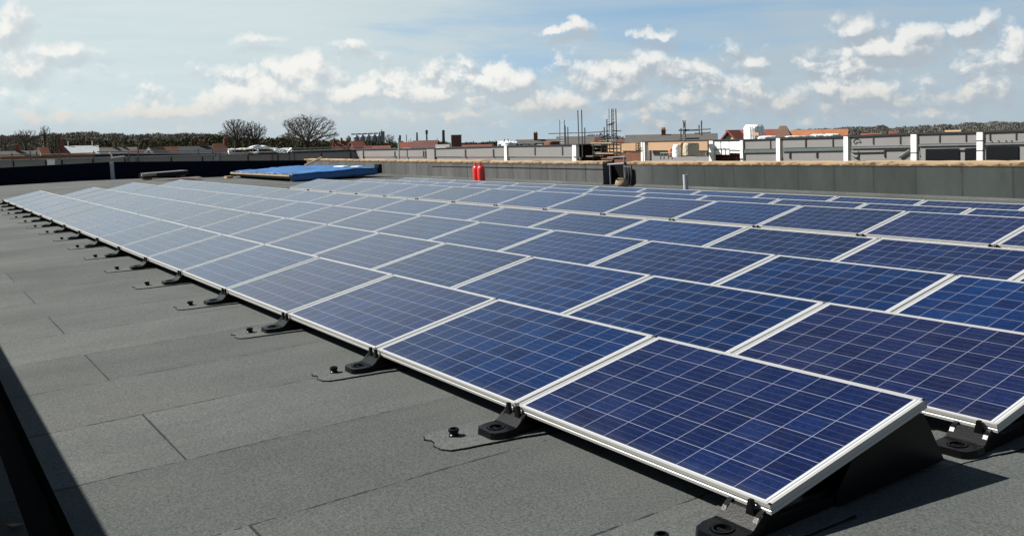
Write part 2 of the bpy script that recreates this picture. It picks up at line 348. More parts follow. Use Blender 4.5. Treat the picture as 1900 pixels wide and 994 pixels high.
def solar_glass():
    m, nt, b = newmat('solar_cells_under_glass')
    tc = nt.node('ShaderNodeTexCoord'); v = tc.outputs['Object']; x, y, z = nt.sep(v)
    oi = nt.node('ShaderNodeObjectInfo'); rnd = oi.outputs['Random']
    P = 0.158
    cx = nt.math('DIVIDE', nt.math('ADD', x, 0.79), P); cy = nt.math('DIVIDE', nt.math('SUBTRACT', y, 0.022), P)
    ix, iy = nt.math('FLOOR', cx), nt.math('FLOOR', cy); fx, fy = nt.math('SUBTRACT', cx, ix), nt.math('SUBTRACT', cy, iy)
    wn = nt.node('ShaderNodeTexWhiteNoise', noise_dimensions='3D'); nt.link(nt.comb(ix, iy, nt.math('MULTIPLY', rnd, 91.7)), wn.inputs['Vector'])
    wv = wn.outputs['Value']
    vo = nt.node('ShaderNodeTexVoronoi'); nt.link(nt.vmath('ADD', v, nt.comb(nt.math('MULTIPLY', rnd, 37), 0, 0)), vo.inputs['Vector']); vo.inputs['Scale'].default_value = 75
    _r, cg, _b = nt.sep(vo.outputs['Color'])
    k = nt.math('MULTIPLY', nt.mapr(wv, 0, 1, 0.82, 1.18), nt.mapr(cg, 0, 1, 0.7, 1.3))
    k = nt.math('MULTIPLY', k, nt.mapr(rnd, 0, 1, 0.8, 1.2))
    blue = nt.mix(nt.mapr(wv, 0, 1, 0, 1), (0.0005, 0.0058, 0.041, 1), (0.0008, 0.0105, 0.052, 1))
    wn2 = nt.node('ShaderNodeTexWhiteNoise', noise_dimensions='1D'); nt.link(nt.math('MULTIPLY', rnd, 53.3), wn2.inputs['W'])
    blue = nt.mix(nt.mapr(wn2.outputs['Value'], 0.45, 1.0, 0, 0.65), blue, (0.0075, 0.0075, 0.032, 1))
    cell = nt.mix(1.0, blue, nt.comb(k, k, k), 'MULTIPLY')
    pale = nt.mapr(wv, 0.9966, 0.9968, 0, 0.6)
    cell = nt.mix(pale, cell, (0.022, 0.038, 0.065, 1))
    # fine print: three busbars per cell running along the row, faint
    bb = None
    for c in (0.19, 0.5, 0.81):
        d = nt.math('ABSOLUTE', nt.math('SUBTRACT', fy, c)); q = nt.mapr(d, 0.012, 0.005, 0, 1); bb = q if bb is None else nt.math('MAXIMUM', bb, q)
    cell = nt.mix(nt.math('MULTIPLY', bb, 0.55), cell, (0.045, 0.06, 0.115, 1))
    gx = nt.math('MINIMUM', fx, nt.math('SUBTRACT', 1.0, fx)); gy = nt.math('MINIMUM', fy, nt.math('SUBTRACT', 1.0, fy))
    grid = nt.math('MAXIMUM', nt.mapr(gx, 0.0135, 0.0085, 0, 1), nt.mapr(gy, 0.0145, 0.0095, 0, 1))
    outx = nt.math('GREATER_THAN', nt.math('ABSOLUTE', x), 0.7905)
    outy = nt.math('MAXIMUM', nt.math('LESS_THAN', cy, 0.0), nt.math('GREATER_THAN', cy, 6.0))
    edge = nt.math('MAXIMUM', outx, outy)
    slot = nt.math('MULTIPLY', nt.mapr(nt.math('ABSOLUTE', nt.math('SUBTRACT', nt.math('ABSOLUTE', x), 0.804)), 0.0035, 0.002, 0, 0.75), outx)  # dark line by the frame lip, its inner shadow and gap painted in
    sheet = nt.mix(slot, (0.42, 0.43, 0.44, 1), (0.04, 0.045, 0.05, 1))
    col = nt.mix(nt.math('MULTIPLY', grid, 0.9), cell, (0.19, 0.20, 0.25, 1))
    col = nt.mix(edge, col, sheet)
    dst, _ = nt.noise(v, 2.2, 6, 0.7); d3, _ = nt.noise(nt.mapping(v, (9, 1.5, 1)), 1.0, 3, 0.6)
    low = nt.mapr(y, 0.0, 0.09, 0.07, 0.0)
    dust = nt.math('ADD', low, nt.mapr(nt.math('MULTIPLY_ADD', dst, 0.7, nt.math('MULTIPLY', d3, 0.3)), 0.46, 0.68, 0.0, 0.03))
    col = nt.mix(dust, col, (0.22, 0.21, 0.19, 1))
    nt.link(col, b.inputs['Base Color'])
    b.inputs['Roughness'].default_value = 0.24; b.inputs['IOR'].default_value = 1.40; b.inputs['Sheen Weight'].default_value = 0.5; b.inputs['Sheen Roughness'].default_value = 0.18; b.inputs['Sheen Tint'].default_value = (0.9, 0.95, 1, 1)
    dn, _ = nt.noise(v, 3.0, 4, 0.6); nt.link(nt.mapr(dn, 0.3, 0.7, 0.11, 0.17), b.inputs['Roughness'])
    return m

M_roof = roof_felt('mineral_felt_roof')
M_felt = roof_felt('mineral_felt_patch', laps=False)
M_cell = solar_glass()
M_alu = mat('anodised_aluminium', (0.80, 0.80, 0.78), 0.38, 0.35, 0.05, 4.0, k0=0.50)
M_plastic = mat('black_plastic', (0.005, 0.005, 0.006), 0.30, 0, 0.3, 8, 0.08, 120, spec=0.18)
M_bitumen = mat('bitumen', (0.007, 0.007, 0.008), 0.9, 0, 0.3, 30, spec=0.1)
M_wall = wall_felt('felt_upstand', (0.078, 0.081, 0.080, 1), (0.036, 0.043, 0.041, 1), 1.035, 11.64)
M_darkwall = mat('black_membrane', (0.009, 0.011, 0.024), 0.85, 0, 0.25, 1.5, spec=0.06)
M_shadefelt = mat('walkway_felt', (0.10, 0.115, 0.13), 0.9, 0, 0.3, 5, 0.3, 150)
M_render = mat('grey_facade_panel', (0.33, 0.32, 0.32), 0.7, 0, 0.08, 0.8, var2=0.05, k0=0.5)
M_render2 = mat('side_facade_panel', (0.36, 0.35, 0.34), 0.7, 0, 0.08, 0.8, var2=0.05, k0=0.5)
M_white = mat('white_painted_steel', (0.78, 0.78, 0.76), 0.5, 0, 0.06, 2, k0=0.9)
M_black = mat('black_rubber_strip', (0.015, 0.015, 0.018), 0.8, 0, 0.2, 5)
M_greysteel = mat('galvanised_steel', (0.33, 0.35, 0.36), 0.45, 0.5, 0.15, 6)
M_channel = mat('greenish_steel_channel', (0.17, 0.21, 0.205), 0.5, 0.3, 0.15, 3)
M_scaf = mat('scaffold_tube', (0.13, 0.14, 0.15), 0.5, 0.4, 0.3, 3)
M_brick = mat('red_brick', (0.23, 0.085, 0.05), 0.9, 0, 0.25, 2, var2=0.12)
M_brownbrick = mat('brown_brick', (0.24, 0.10, 0.06), 0.9, 0, 0.2, 2)
M_orange = mat('orange_tile', (0.42, 0.155, 0.065), 0.85, 0, 0.3, 0.9, 0.4, 8, var2=0.12)
M_redtile = mat('red_tile', (0.30, 0.075, 0.045), 0.85, 0, 0.25, 0.9, 0.4, 8, var2=0.15)
M_darkred = mat('dark_red_tile', (0.13, 0.035, 0.03), 0.85, 0, 0.25, 0.9)
M_greytile = mat('grey_brown_tile', (0.155, 0.14, 0.125), 0.9, 0, 0.2, 0.8, 0.4, 8, var2=0.1)
M_slate = mat('dark_slate', (0.045, 0.047, 0.052), 0.8, 0, 0.25, 0.8)
M_hipbrown = mat('brown_tile', (0.19, 0.105, 0.065), 0.9, 0, 0.3, 0.9, 0.4, 8)
M_cream = mat('cream_render', (0.70, 0.63, 0.48), 0.85, 0, 0.1, 0.7)
M_barn = mat('pale_barn_sheeting', (0.45, 0.48, 0.50), 0.6, 0, 0.15, 0.8)
M_window = mat('dark_window_glass', (0.008, 0.008, 0.010), 0.25, 0, 0.1, 2)
M_board = mat('pale_sheathing_board', (0.62, 0.40, 0.24), 0.8, 0, 0.12, 1.2, stretch=(0.4, 0.4, 6))
M_wrap = mat('white_plastic_wrap', (0.80, 0.81, 0.80), 0.35, 0, 0.06, 2, 0.6, 5, k0=0.9)
M_orangewrap = mat('orange_packing', (0.65, 0.25, 0.06), 0.6, 0, 0.25, 2)
M_tarp = mat('blue_tarpaulin', (0.026, 0.165, 0.46), 0.5, 0, 0.3, 1.6, 0.6, 9)
M_wood = mat('raw_timber', (0.52, 0.36, 0.19), 0.8, 0, 0.25, 2.5, stretch=(0.5, 5, 5))
M_red = mat('red_painted_steel', (0.66, 0.035, 0.03), 0.35, 0, 0.1, 6, k0=0.9)
M_pvc = mat('grey_pvc', (0.42, 0.43, 0.45), 0.45, 0, 0.08, 6, k0=0.8)
M_bark = mat('bark', (0.06, 0.048, 0.04), 0.95, 0, 0.3, 2)
M_twig = mat('bare_twigs', (0.17, 0.125, 0.095), 0.95, 0, 0.3, 1)
M_conc = mat('concrete', (0.30, 0.29, 0.27), 0.9, 0, 0.15, 1)
M_silo = mat('galvanised_silo', (0.20, 0.23, 0.27), 0.5, 0.3, 0.15, 0.3, stretch=(1, 1, 0.2))
M_leaf = mat('dry_leaf', (0.28, 0.17, 0.07), 0.8, 0, 0.3, 40)
M_cloth = mat('dark_dustsheet', (0.014, 0.013, 0.018), 0.7, 0, 0.5, 6)
M_bag = mat('sackcloth', (0.36, 0.28, 0.19), 0.9, 0, 0.45, 12)
M_pink = mat('faded_red_offcut', (0.20, 0.125, 0.105), 0.9, 0, 0.2, 4)

def coping_mat():
    m, nt, b = newmat('weathered_timber_coping')
    tc = nt.node('ShaderNodeTexCoord'); v = tc.outputs['Object']; x, y, z = nt.sep(v)
    n, _ = nt.noise(nt.mapping(v, (1.0, 1.5, 3)), 3.4, 5, 0.7); n2, _ = nt.noise(nt.mapping(v, (0.5, 3, 8)), 3.0, 4, 0.6)
    c = nt.mix(nt.mapr(n2, 0.3, 0.7, 0, 1), (0.27, 0.18, 0.09, 1), (0.36, 0.265, 0.16, 1))
    drip = nt.math('ADD', n, nt.math('MULTIPLY', z, -2.6))
    c = nt.mix(nt.mapr(drip, 0.44, 0.58, 0, 0.92), c, (0.055, 0.026, 0.016, 1))
    nt.link(c, b.inputs['Base Color']); b.inputs['Roughness'].default_value = 0.85
    return m
M_coping = coping_mat()

def foliage_mat(name, c1, c2):
    m, nt, b = newmat(name)
    tc = nt.node('ShaderNodeTexCoord'); n, _ = nt.noise(tc.outputs['Object'], 0.09, 4, 0.6); n2, _ = nt.noise(tc.outputs['Object'], 1.1, 2, 0.6)
    c = nt.mix(nt.mapr(n, 0.35, 0.65, 0, 1), c1 + (1,), c2 + (1,)); k = nt.mapr(n2, 0.3, 0.7, 0.6, 1.4)
    nt.link(nt.mix(1.0, c, nt.comb(k, k, k), 'MULTIPLY'), b.inputs['Base Color']); b.inputs['Roughness'].default_value = 0.95; b.inputs['Specular IOR Level'].default_value = 0.1
    return m
M_wood_far = foliage_mat('hazy_woodland', (0.095, 0.094, 0.083), (0.14, 0.125, 0.103))  # woods paled and greyed, haze put into the colour
M_hill_far = foliage_mat('hill_woodland', (0.10, 0.106, 0.104), (0.14, 0.130, 0.118))
M_bush = foliage_mat('budding_scrub', (0.042, 0.037, 0.022), (0.050, 0.052, 0.026))

# ------------------------------------------------------------------ ground
def ground_mat():
    m, nt, b = newmat('ground')
    tc = nt.node('ShaderNodeTexCoord'); v = tc.outputs['Object']
    n, _ = nt.noise(v, 0.012, 5, 0.6); n2, _ = nt.noise(v, 0.4, 4, 0.6)
    c = nt.mix(nt.mapr(n, 0.4, 0.6, 0, 1), (0.075, 0.085, 0.04, 1), (0.15, 0.12, 0.085, 1)); k = nt.mapr(n2, 0.3, 0.7, 0.7, 1.3)
    nt.link(nt.mix(1.0, c, nt.comb(k, k, k), 'MULTIPLY'), b.inputs['Base Color']); b.inputs['Roughness'].default_value = 0.95
    return m
mb = MB(); NG = 96; SG = 1300
mb.add([(SG * math.cos(2 * PI * i / NG), SG * math.sin(2 * PI * i / NG), 0) for i in range(NG)], [tuple(range(NG))])
tag(mb.build('ground', ground_mat(), fix=False), kind='structure')

# ------------------------------------------------------------------ roof surface (roof frame)
YP = [-8, 0.0, 4.43, 7.32, 10.29, 15.6]; ZP = [-.13, -.13, -.2106, -.3186, -.519, -.665]
def zr(x, y): return float(np.interp(y, YP, ZP)) + 3.54e-5 * x * x
CH0, CH1 = -2.22, -2.068           # gutter channel between walkway and roof
XL, XR = -44.75, 9.0
def sheet(xs, ys, zo=0.0):
    mb = MB(); n = len(ys)
    vs = [(x, y, zr(x, y) + zo) for x in xs for y in ys]
    fs = [(i * n + j, (i + 1) * n + j, (i + 1) * n + j + 1, i * n + j + 1) for i in range(len(xs) - 1) for j in range(n - 1)]
    return mb.add(vs, fs)
xs = list(np.linspace(XL, XR, 55)); ys = [CH1] + list(np.linspace(-1.9, 4.4, 10)) + list(np.linspace(4.43, 15.5, 30))
tag(sheet(xs, ys).build('roof', M_roof, M=MF, fix=False), kind='structure')
# channel sides and bottom, and the shaded walkway beside it
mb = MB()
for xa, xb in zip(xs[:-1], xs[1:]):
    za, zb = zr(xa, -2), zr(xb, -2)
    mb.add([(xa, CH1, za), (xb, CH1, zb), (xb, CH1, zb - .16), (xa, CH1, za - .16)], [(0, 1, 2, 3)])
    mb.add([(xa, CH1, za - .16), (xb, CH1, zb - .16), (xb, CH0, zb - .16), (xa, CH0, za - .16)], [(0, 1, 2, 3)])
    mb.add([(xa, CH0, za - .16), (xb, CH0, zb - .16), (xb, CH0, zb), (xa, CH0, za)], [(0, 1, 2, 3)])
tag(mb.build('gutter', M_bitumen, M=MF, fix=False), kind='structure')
tag(sheet(xs, [-3.1, -2.8, -2.5, CH0]).build('walkway', roof_felt('walkway_felt_shade_tone', True, 0.26), M=MF, fix=False), kind='structure')  # walkway gets a darker copy of the roof felt, shade put into its colour

# parapets
def wall_thing(name, label, cat='parapet'):
    return thing(name, label, cat, MF)
w = wall_thing('parapet_wall', 'grey felt parapet with timber coping along the far side of the roof')
YW = 15.5
def wall_top(x): return float(np.interp(x, [-46, -33, -25, -16, -10, -6, 9], [.135, .10, .085, .10, .13, .14, .17])) - .13
def wall_bit(x0, x1, n, base=-1.0):
    mb = MB(); xx = np.linspace(x0, x1, n)
    for a, b_ in zip(xx[:-1], xx[1:]):
        za, zb = wall_top(a), wall_top(b_)
        vs = [(a, YW, base), (b_, YW, base), (b_, YW + .34, base), (a, YW + .34, base), (a, YW, za), (b_, YW, zb), (b_, YW + .34, zb), (a, YW + .34, za)]
        fs = [(4, 5, 6, 7), (0, 1, 5, 4), (2, 3, 7, 6)]
        if a == xx[0]: fs.append((3, 0, 4, 7))
        if b_ == xx[-1]: fs.append((1, 2, 6, 5))
        mb.add(vs, fs)
    return mb
DOOR0, DOOR1 = -20.1, -18.72
wall_bit(XL - .34, DOOR0, 26, -9).build('wall', M_wall, w, fix=False)
wall_bit(DOOR1, XR, 28, -9).build('wall', M_wall, w, fix=False)
mb = MB(); mb.box2((DOOR0, YW + .003, -9), (DOOR1, YW + .34, zr(-19.4, YW) - .01)); mb.build('wall', M_wall, w)
# angle fillet at the foot of the wall
mb = MB()
for a, b_ in ((XL + .3, DOOR0), (DOOR1, XR)):
    xx = np.linspace(a, b_, 24)
    for p, q in zip(xx[:-1], xx[1:]):
        mb.add([(p, YW - .05, zr(p, YW) + .004), (q, YW - .05, zr(q, YW) + .004), (q, YW - .004, zr(q, YW) + .055), (p, YW - .004, zr(p, YW) + .055)], [(0, 1, 2, 3)])
mb.build('fillet', M_felt, w, fix=False)
# coping boards, each its own length, slightly stepped
rc = random.Random(3); cps = []
x = XL - .3
while x < XR:
    L = rc.uniform(2.6, 4.2); x1 = min(x + L, XR)
    if x < DOOR0 < x1: x1 = DOOR0 + .02
    if DOOR0 < x < DOOR1 - .35: x = DOOR1 - .30; continue
    if x1 - x < .4: x1 += .2
    dz = rc.uniform(-.006, .008); n = 12; mb = MB(); pts = np.linspace(x + .004, x1 - .004, n)
    prof = []
    for p in pts:
        lo = wall_top(p) + .002; th = .088 + rc.uniform(-.008, .008)
        prof.append((p, lo, lo + th + dz))
    M0 = T((x, YW, wall_top(x) + .05))
    for (a, la, ha), (b_, lb, hb) in zip(prof[:-1], prof[1:]):
        o = (x, YW, wall_top(x) + .05)
        vs = [(a, YW - .012, la), (b_, YW - .012, lb), (b_, YW + .38, lb), (a, YW + .38, la), (a, YW - .012, ha), (b_, YW - .012, hb), (b_, YW + .38, hb), (a, YW + .38, ha)]
        vs = [tuple(Vector(q) - Vector(o)) for q in vs]
        fs = [(4, 5, 6, 7), (3, 2, 1, 0), (0, 1, 5, 4), (2, 3, 7, 6)]
        if a == prof[0][0]: fs.append((3, 0, 4, 7))
        if b_ == prof[-1][0]: fs.append((1, 2, 6, 5))
        mb.add(vs, fs)
    mb.build('coping_board', M_coping, w, M0, fix=False)
    x = x1
# horizontal lap strip on the left half of the wall
mb = MB(); mb.box2((-31.0, YW - .012, wall_top(-25) - .145), (DOOR0, YW - .003, wall_top(-25) - .125)); mb.build('lap_strip', M_bitumen, w)

w2 = wall_thing('parapet_wall', 'black membrane parapet across the left end of the roof')
mb = MB(); n = 14; yy = np.linspace(5.98, YW - .01, n)
def lw_top(y): return float(np.interp(y, [-3, 1.3, 5.9, 15.5], [.70, .70, .63, .03]))
def left_bit(y0, y1, n):
    mb = MB(); yy = np.linspace(y0, y1, n)
    for a, b_ in zip(yy[:-1], yy[1:]):
        za, zb = lw_top(a), lw_top(b_)
        X0, X1 = XL, XL - .34
        mb.add([(X0, a, -9), (X0, b_, -9), (X0, b_, zb), (X0, a, za), (X1, a, -9), (X1, b_, -9), (X1, b_, zb), (X1, a, za)], [(0, 1, 2, 3), (3, 2, 6, 7), (5, 4, 7, 6)] + ([(0, 3, 7, 4)] if a == yy[0] else []) + ([(1, 5, 6, 2)] if b_ == yy[-1] else []))
    return mb
left_bit(-3.1, 5.86, 10).build('wall_section', M_darkwall, w2, fix=False)
left_bit(6.06, YW - .01, 14).build('wall_section', M_darkwall, w2, fix=False)
mb = MB(); mb.box2((XL - .30, 5.865, -9), (XL - .045, 6.055, lw_top(6) - .02)); mb.build('joint_strip', M_pvc, w2)

w3 = wall_thing('parapet_wall', 'felt parapet behind the walkway that casts the shadow along the roof edge')
mb = MB(); mb.box2((XL, -3.4, -9), (XR, -3.0, 1.37)); mb.build('wall', M_wall, w3)
w4 = wall_thing('parapet_wall', 'felt parapet closing the near right end of the roof')
mb = MB(); mb.box2((XR, -3.4, -9), (XR + .34, YW + .34, .35)); mb.build('wall', M_wall, w4)

# ------------------------------------------------------------------ solar panels
PW, PH, PT, TILT, PITCH = 1.662, 0.992, 0.04, 0.187655, 1.679446
def frame_mesh():
    mb = MB()
    # profile (out = 0 at the outer face, positive inward; z down from the top): lip, outer wall with a groove, bottom flange
    def prof(lip): return [(0, 0), (lip, 0), (lip, -.0016), (.003, -.0016), (.003, -.038), (.024, -.038), (.024, -.04), (0, -.04), (0, -.026), (.0022, -.0245), (.0022, -.0175), (0, -.016)]
    # long beams (bottom and top edge), short beams (sides)
    for s, lip in ((0, .013), (1, .019)):
        pr = [(o if s == 0 else PH - o, z) for o, z in prof(lip)]
        mb.prism(pr, -PW / 2, PW / 2, 'x')
    for s in (0, 1):
        pr = [(z, -PW / 2 + o if s == 0 else PW / 2 - o) for o, z in prof(.014)]
        mb.prism(pr, .0005, PH - .0005, 'y')
    return mb.mesh('frame', M_alu)
fr_me = frame_mesh()
mb = MB(); mb.box2((-PW / 2 + .004, .004, -.0065), (PW / 2 - .004, PH - .004, -.0022)); gl_me = mb.mesh('glass', M_cell)
mb = MB(); mb.box2((-.06, .86, -.028), (.06, .94, -.0068)); jb_me = mb.mesh('junction_box', M_plastic, bevel=.004)
ROWS = [(0, 0, 0, 17), (.032, 1.4527, -.0283, 17), (.0299, 2.9364, -.053, 18), (.0114, 4.4294, -.0806, 18), (.0716, 7.3191, -.1886, 15), (.0888, 8.803, -.2951, 15), (.091, 10.2936, -.3889, 15)]
ORD = ['', 'first', 'second', 'third', 'fourth', 'fifth', 'sixth', 'seventh', 'eighth', 'ninth', 'tenth', 'eleventh', 'twelfth', 'thirteenth', 'fourteenth', 'fifteenth', 'sixteenth', 'seventeenth', 'eighteenth', 'nineteenth']
RN = ['front row', 'second row', 'third row', 'fourth row', 'fifth row', 'sixth row', 'last row']
proto = thing('solar_panel', 'x', 'solar panel', MF, 'blue solar panels tilted in rows on the roof')
link('frame', fr_me, proto); link('glass', gl_me, proto)
first = True
def panel_label(r, j, n):
    rn = RN[r]
    if r < 2 and j < 8:
        if j == 0: return ('nearest deep blue solar panel, at the right end of the front row' if r == 0 else 'deep blue solar panel at the right end of the second row')
        return 'blue solar panel, %s from the near right end of the %s' % (ORD[j + 1], rn)
    k = n - j
    tone = 'pale grey-blue' if k < 8 else 'grey-blue' if k < 13 else 'dark blue'
    if k == 1: return '%s solar panel at the far left end of the %s' % (tone, rn)
    return '%s solar panel, %s from the far left end of the %s' % (tone, ORD[k], rn)
rp = random.Random(11)
for r, (dx, y, z, n) in enumerate(ROWS):
    for j in range(n):
        xc = dx - j * PITCH - PW / 2
        jit = rp.uniform(-.0015, .0015)
        M = MF @ T((xc + rp.uniform(-.002, .002), y, z + 3.54e-5 * xc * xc)) @ RX(TILT + jit) @ RZ(rp.uniform(-.0008, .0008)) @ RY(rp.uniform(-.001, .001))
        if first: o = proto; o.matrix_world = M; first = False
        else: o = copy_tree(proto, M)
        o['label'] = panel_label(r, j, n)

# ------------------------------------------------------------------ mounts
def mount_proto():
    root = thing('panel_mount', 'x', 'panel mount', MF, 'black plastic mounts under the panels')
    mb = MB()
    # nose and ramp (narrow chamfered front)
    nose = [(-.095, -.135), (-.078, -.185), (-.055, -.198), (.055, -.198), (.078, -.185), (.095, -.135), (.095, .05), (-.095, .05)]
    # flat nose with a real round recess: ring of quads around the hole
    hc, hr, nz = (0, -.128), .047, .037
    k = 24; outer = []
    def edge_pt(t):
        d = Vector((math.cos(t), math.sin(t))); best = 9
        for (ax, ay), (bx, by) in zip(nose2, nose2[1:] + nose2[:1]):
            e = Vector((bx - ax, by - ay)); c = Vector((ax - hc[0], ay - hc[1])); den = d.x * e.y - d.y * e.x
            if abs(den) < 1e-9: continue
            s_ = (c.x * e.y - c.y * e.x) / den; t_ = (c.x * d.y - c.y * d.x) / den
            if s_ > 0 and -1e-6 <= t_ <= 1 + 1e-6: best = min(best, s_)
        return (hc[0] + d.x * best, hc[1] + d.y * best)
    nose2 = nose[:6] + [(.095, -.075), (-.095, -.075)]
    ts = sorted([2 * PI * i / k for i in range(k)] + [math.atan2(p[1] - hc[1], p[0] - hc[0]) % (2 * PI) for p in nose2])
    vs = []; fs = []; n = len(ts)
    for t in ts:
        o = edge_pt(t); i_ = (hc[0] + hr * math.cos(t), hc[1] + hr * math.sin(t))
        vs += [(o[0] * 1.06, o[1] - .004 * (o[1] < -.1), 0), (o[0], o[1], nz), (i_[0], i_[1], nz), (i_[0], i_[1], .014)]
    for i in range(n):
        a, b_ = 4 * i, 4 * ((i + 1) % n)
        for q in range(3): fs.append((a + q, b_ + q, b_ + q + 1, a + q + 1))
    fs.append(tuple(4 * i + 3 for i in range(n)))
    mb.add(vs, fs)
    # ramp up to the panel edge with raised cheeks, then the long trough under the panel, then the rear tower
    mb.prism([(-.078, 0), (-.078, .039), (-.066, .041), (-.012, .084), (.05, .086), (.085, .055), (.42, .045), (.42, 0)], -.092, .092, 'x')
    for s in (-1, 1):
        mb.prism([(-.055, .045), (-.03, .075), (.0, .094), (.05, .094), (.05, .04)], s * .078 - .011, s * .078 + .011, 'x')
        mb.box2((s * .06 - .006, .1, .046), (s * .06 + .006, .4, .062))
    mb.prism([(.40, 0), (.40, .05), (.50, .155), (.90, .2445), (.965, .25), (1.0, .235), (1.14, 0)], -.10, .10, 'x')
    mb.build('tray', M_plastic, root, bevel=.003)
    mb = MB(); mb.lathe([(.043, .015), (.043, .041), (.034, .040), (.034, .024)], (0, -.128, 0), 24)
    plug = mb.build('plug', M_plastic, root, smooth=False)
    mb = MB(); mb.box2((-.029, -.135, .0245), (.029, -.121, .033)); mb.build('slot', M_bitumen, plug)
    for s in (-1, 1):
        mb = MB()
        mb.v = [(s * .041 + bx, hy, az) for (bx, az, hy) in [(a, b_, h) for h in (-.026, -.007) for a, b_ in ((-.026, .06), (.026, .06), (.009, .131), (-.009, .131))]]
        mb.f = [(3, 2, 1, 0), (4, 5, 6, 7), (0, 1, 5, 4), (1, 2, 6, 5), (2, 3, 7, 6), (3, 0, 4, 7)]
        mb.build('clip', M_plastic, root, bevel=.002)
    return root
mp = mount_proto(); first = True
mounts = []
for r, (dx, y, z, n) in enumerate(ROWS):
    for j in range(n + 1):
        x = dx - j * PITCH + (PITCH - PW) / 2
        if j == 0: x -= .125
        if j == n: x += .10
        M = MF @ T((x, y, zr(x, y) + .004)) @ RZ(rp.uniform(-.03, .03))
        if first: o = mp; o.matrix_world = M; first = False
        else: o = copy_tree(mp, M)
        mounts.append((o, j))
        rn = ['front row', 'second row', 'third row', 'fourth row', 'fifth row', 'sixth row', 'last row'][r]
        if j == 0: lb = 'black plastic mount under the right end of the %s of panels' % rn
        elif j == n: lb = 'black plastic mount under the far left end of the %s of panels' % rn
        elif j <= 8: lb = 'black plastic mount at the %s panel joint from the right end, %s' % (ORD[j], rn)
        else: lb = 'black plastic mount at the %s panel joint from the far left end, %s' % (ORD[n - j], rn)
        o['label'] = lb

# the mount at each row's end holds one panel corner only, so it has one clip
for o, j in mounts:
    if j == 0:
        cl = sorted((c for c in o.children if c.name.startswith('clip')), key=lambda c: sum(v.co.x for v in c.data.vertices))
        if len(cl) > 1: bpy.data.objects.remove(cl[0])

# roof anchors: a welded felt patch with a black cap, one at each mount of the front row
def anchor_proto():
    root = thing('roof_anchor', 'x', 'roof anchor', MF, 'capped anchors on felt patches in front of the panels')
    rr = random.Random(5)
    def outline(g):
        pts = []
        x0, x1, y0, y1 = -.20, .075, -.44, .42
        corner = [(-.19, y1), (-.215, .0), (-.232, -.22), (-.225, -.36), (-.205, -.425), (-.16, -.445), (-.125, -.425), (-.085, -.43), (-.05, -.455), (.02, -.45), (.062, -.42), (.082, -.35), (.098, -.25), (.118, -.15), (.135, -.05), (.168, .06), (.176, .16), (.18, y1)]
        cx, cy = (x0 + x1) / 2, 0
        for (a, b_) in corner:
            d = Vector((a - cx, (b_ - cy) * .4)).normalized()
            pts.append((a + d.x * g, b_ + d.y * g))
        return pts
    mb = MB(); mb.prism(outline(0), 0.001, .008, 'z'); mb.build('felt_patch', M_felt, root)
    ol = outline(0.0); mb = MB()
    for (a, b_), (c, d) in zip(ol[:-1], ol[1:]):
        for k in range(4):
            p = Vector((a + (c - a) * k / 4, b_ + (d - b_) * k / 4)); q = Vector((a + (c - a) * (k + 1) / 4, b_ + (d - b_) * (k + 1) / 4))
            r0 = rr.uniform(.0018, .0062)
            mb.tube((p.x, p.y, .002), (q.x, q.y, .002), r0, rr.uniform(.0018, .0062), 5)
    mb.build('bitumen_bead', M_bitumen, root)
    mb = MB(); mb.lathe([(.027, .006), (.027, .016), (.023, .020), (.023, .030), (.028, .033), (.028, .044), (.024, .046), (.019, .046), (.019, .034)], (-.105, -.31, 0), 20)
    mb.build('cap', M_plastic, root)
    return root
ap = anchor_proto(); first = True
for j in range(18):
    x = -j * PITCH + (PITCH - PW) / 2 - (.125 if j == 0 else 0) + (.10 if j == 17 else 0)
    M = MF @ T((x + rp.uniform(-.02, .02), rp.uniform(-.03, .03), zr(x, 0))) @ RZ(rp.uniform(-.05, .05)) @ Matrix.Diagonal((rp.uniform(.92, 1.06), rp.uniform(.94, 1.06), 1, 1))
    if first: o = ap; o.matrix_world = M; first = False
    else: o = copy_tree(ap, M)
    o['label'] = 'capped anchor on felt patch at the ' + ('right end of the front row' if j == 0 else 'far left end of the front row' if j == 17 else '%s front-row joint from the right' % ORD[j] if j <= 8 else '%s front-row joint from far left' % ORD[17 - j])
M = MF @ T((.032 - .125, 1.4527, zr(0, 1.4527)))
o = copy_tree(ap, M); o['label'] = 'black capped anchor on a felt patch at the right end of the second row'

# ------------------------------------------------------------------ things lying on the roof
def RF(x, y, dz=0.0, rz=0.0): return MF @ T((x, y, zr(x, y) + dz)) @ RZ(rz)
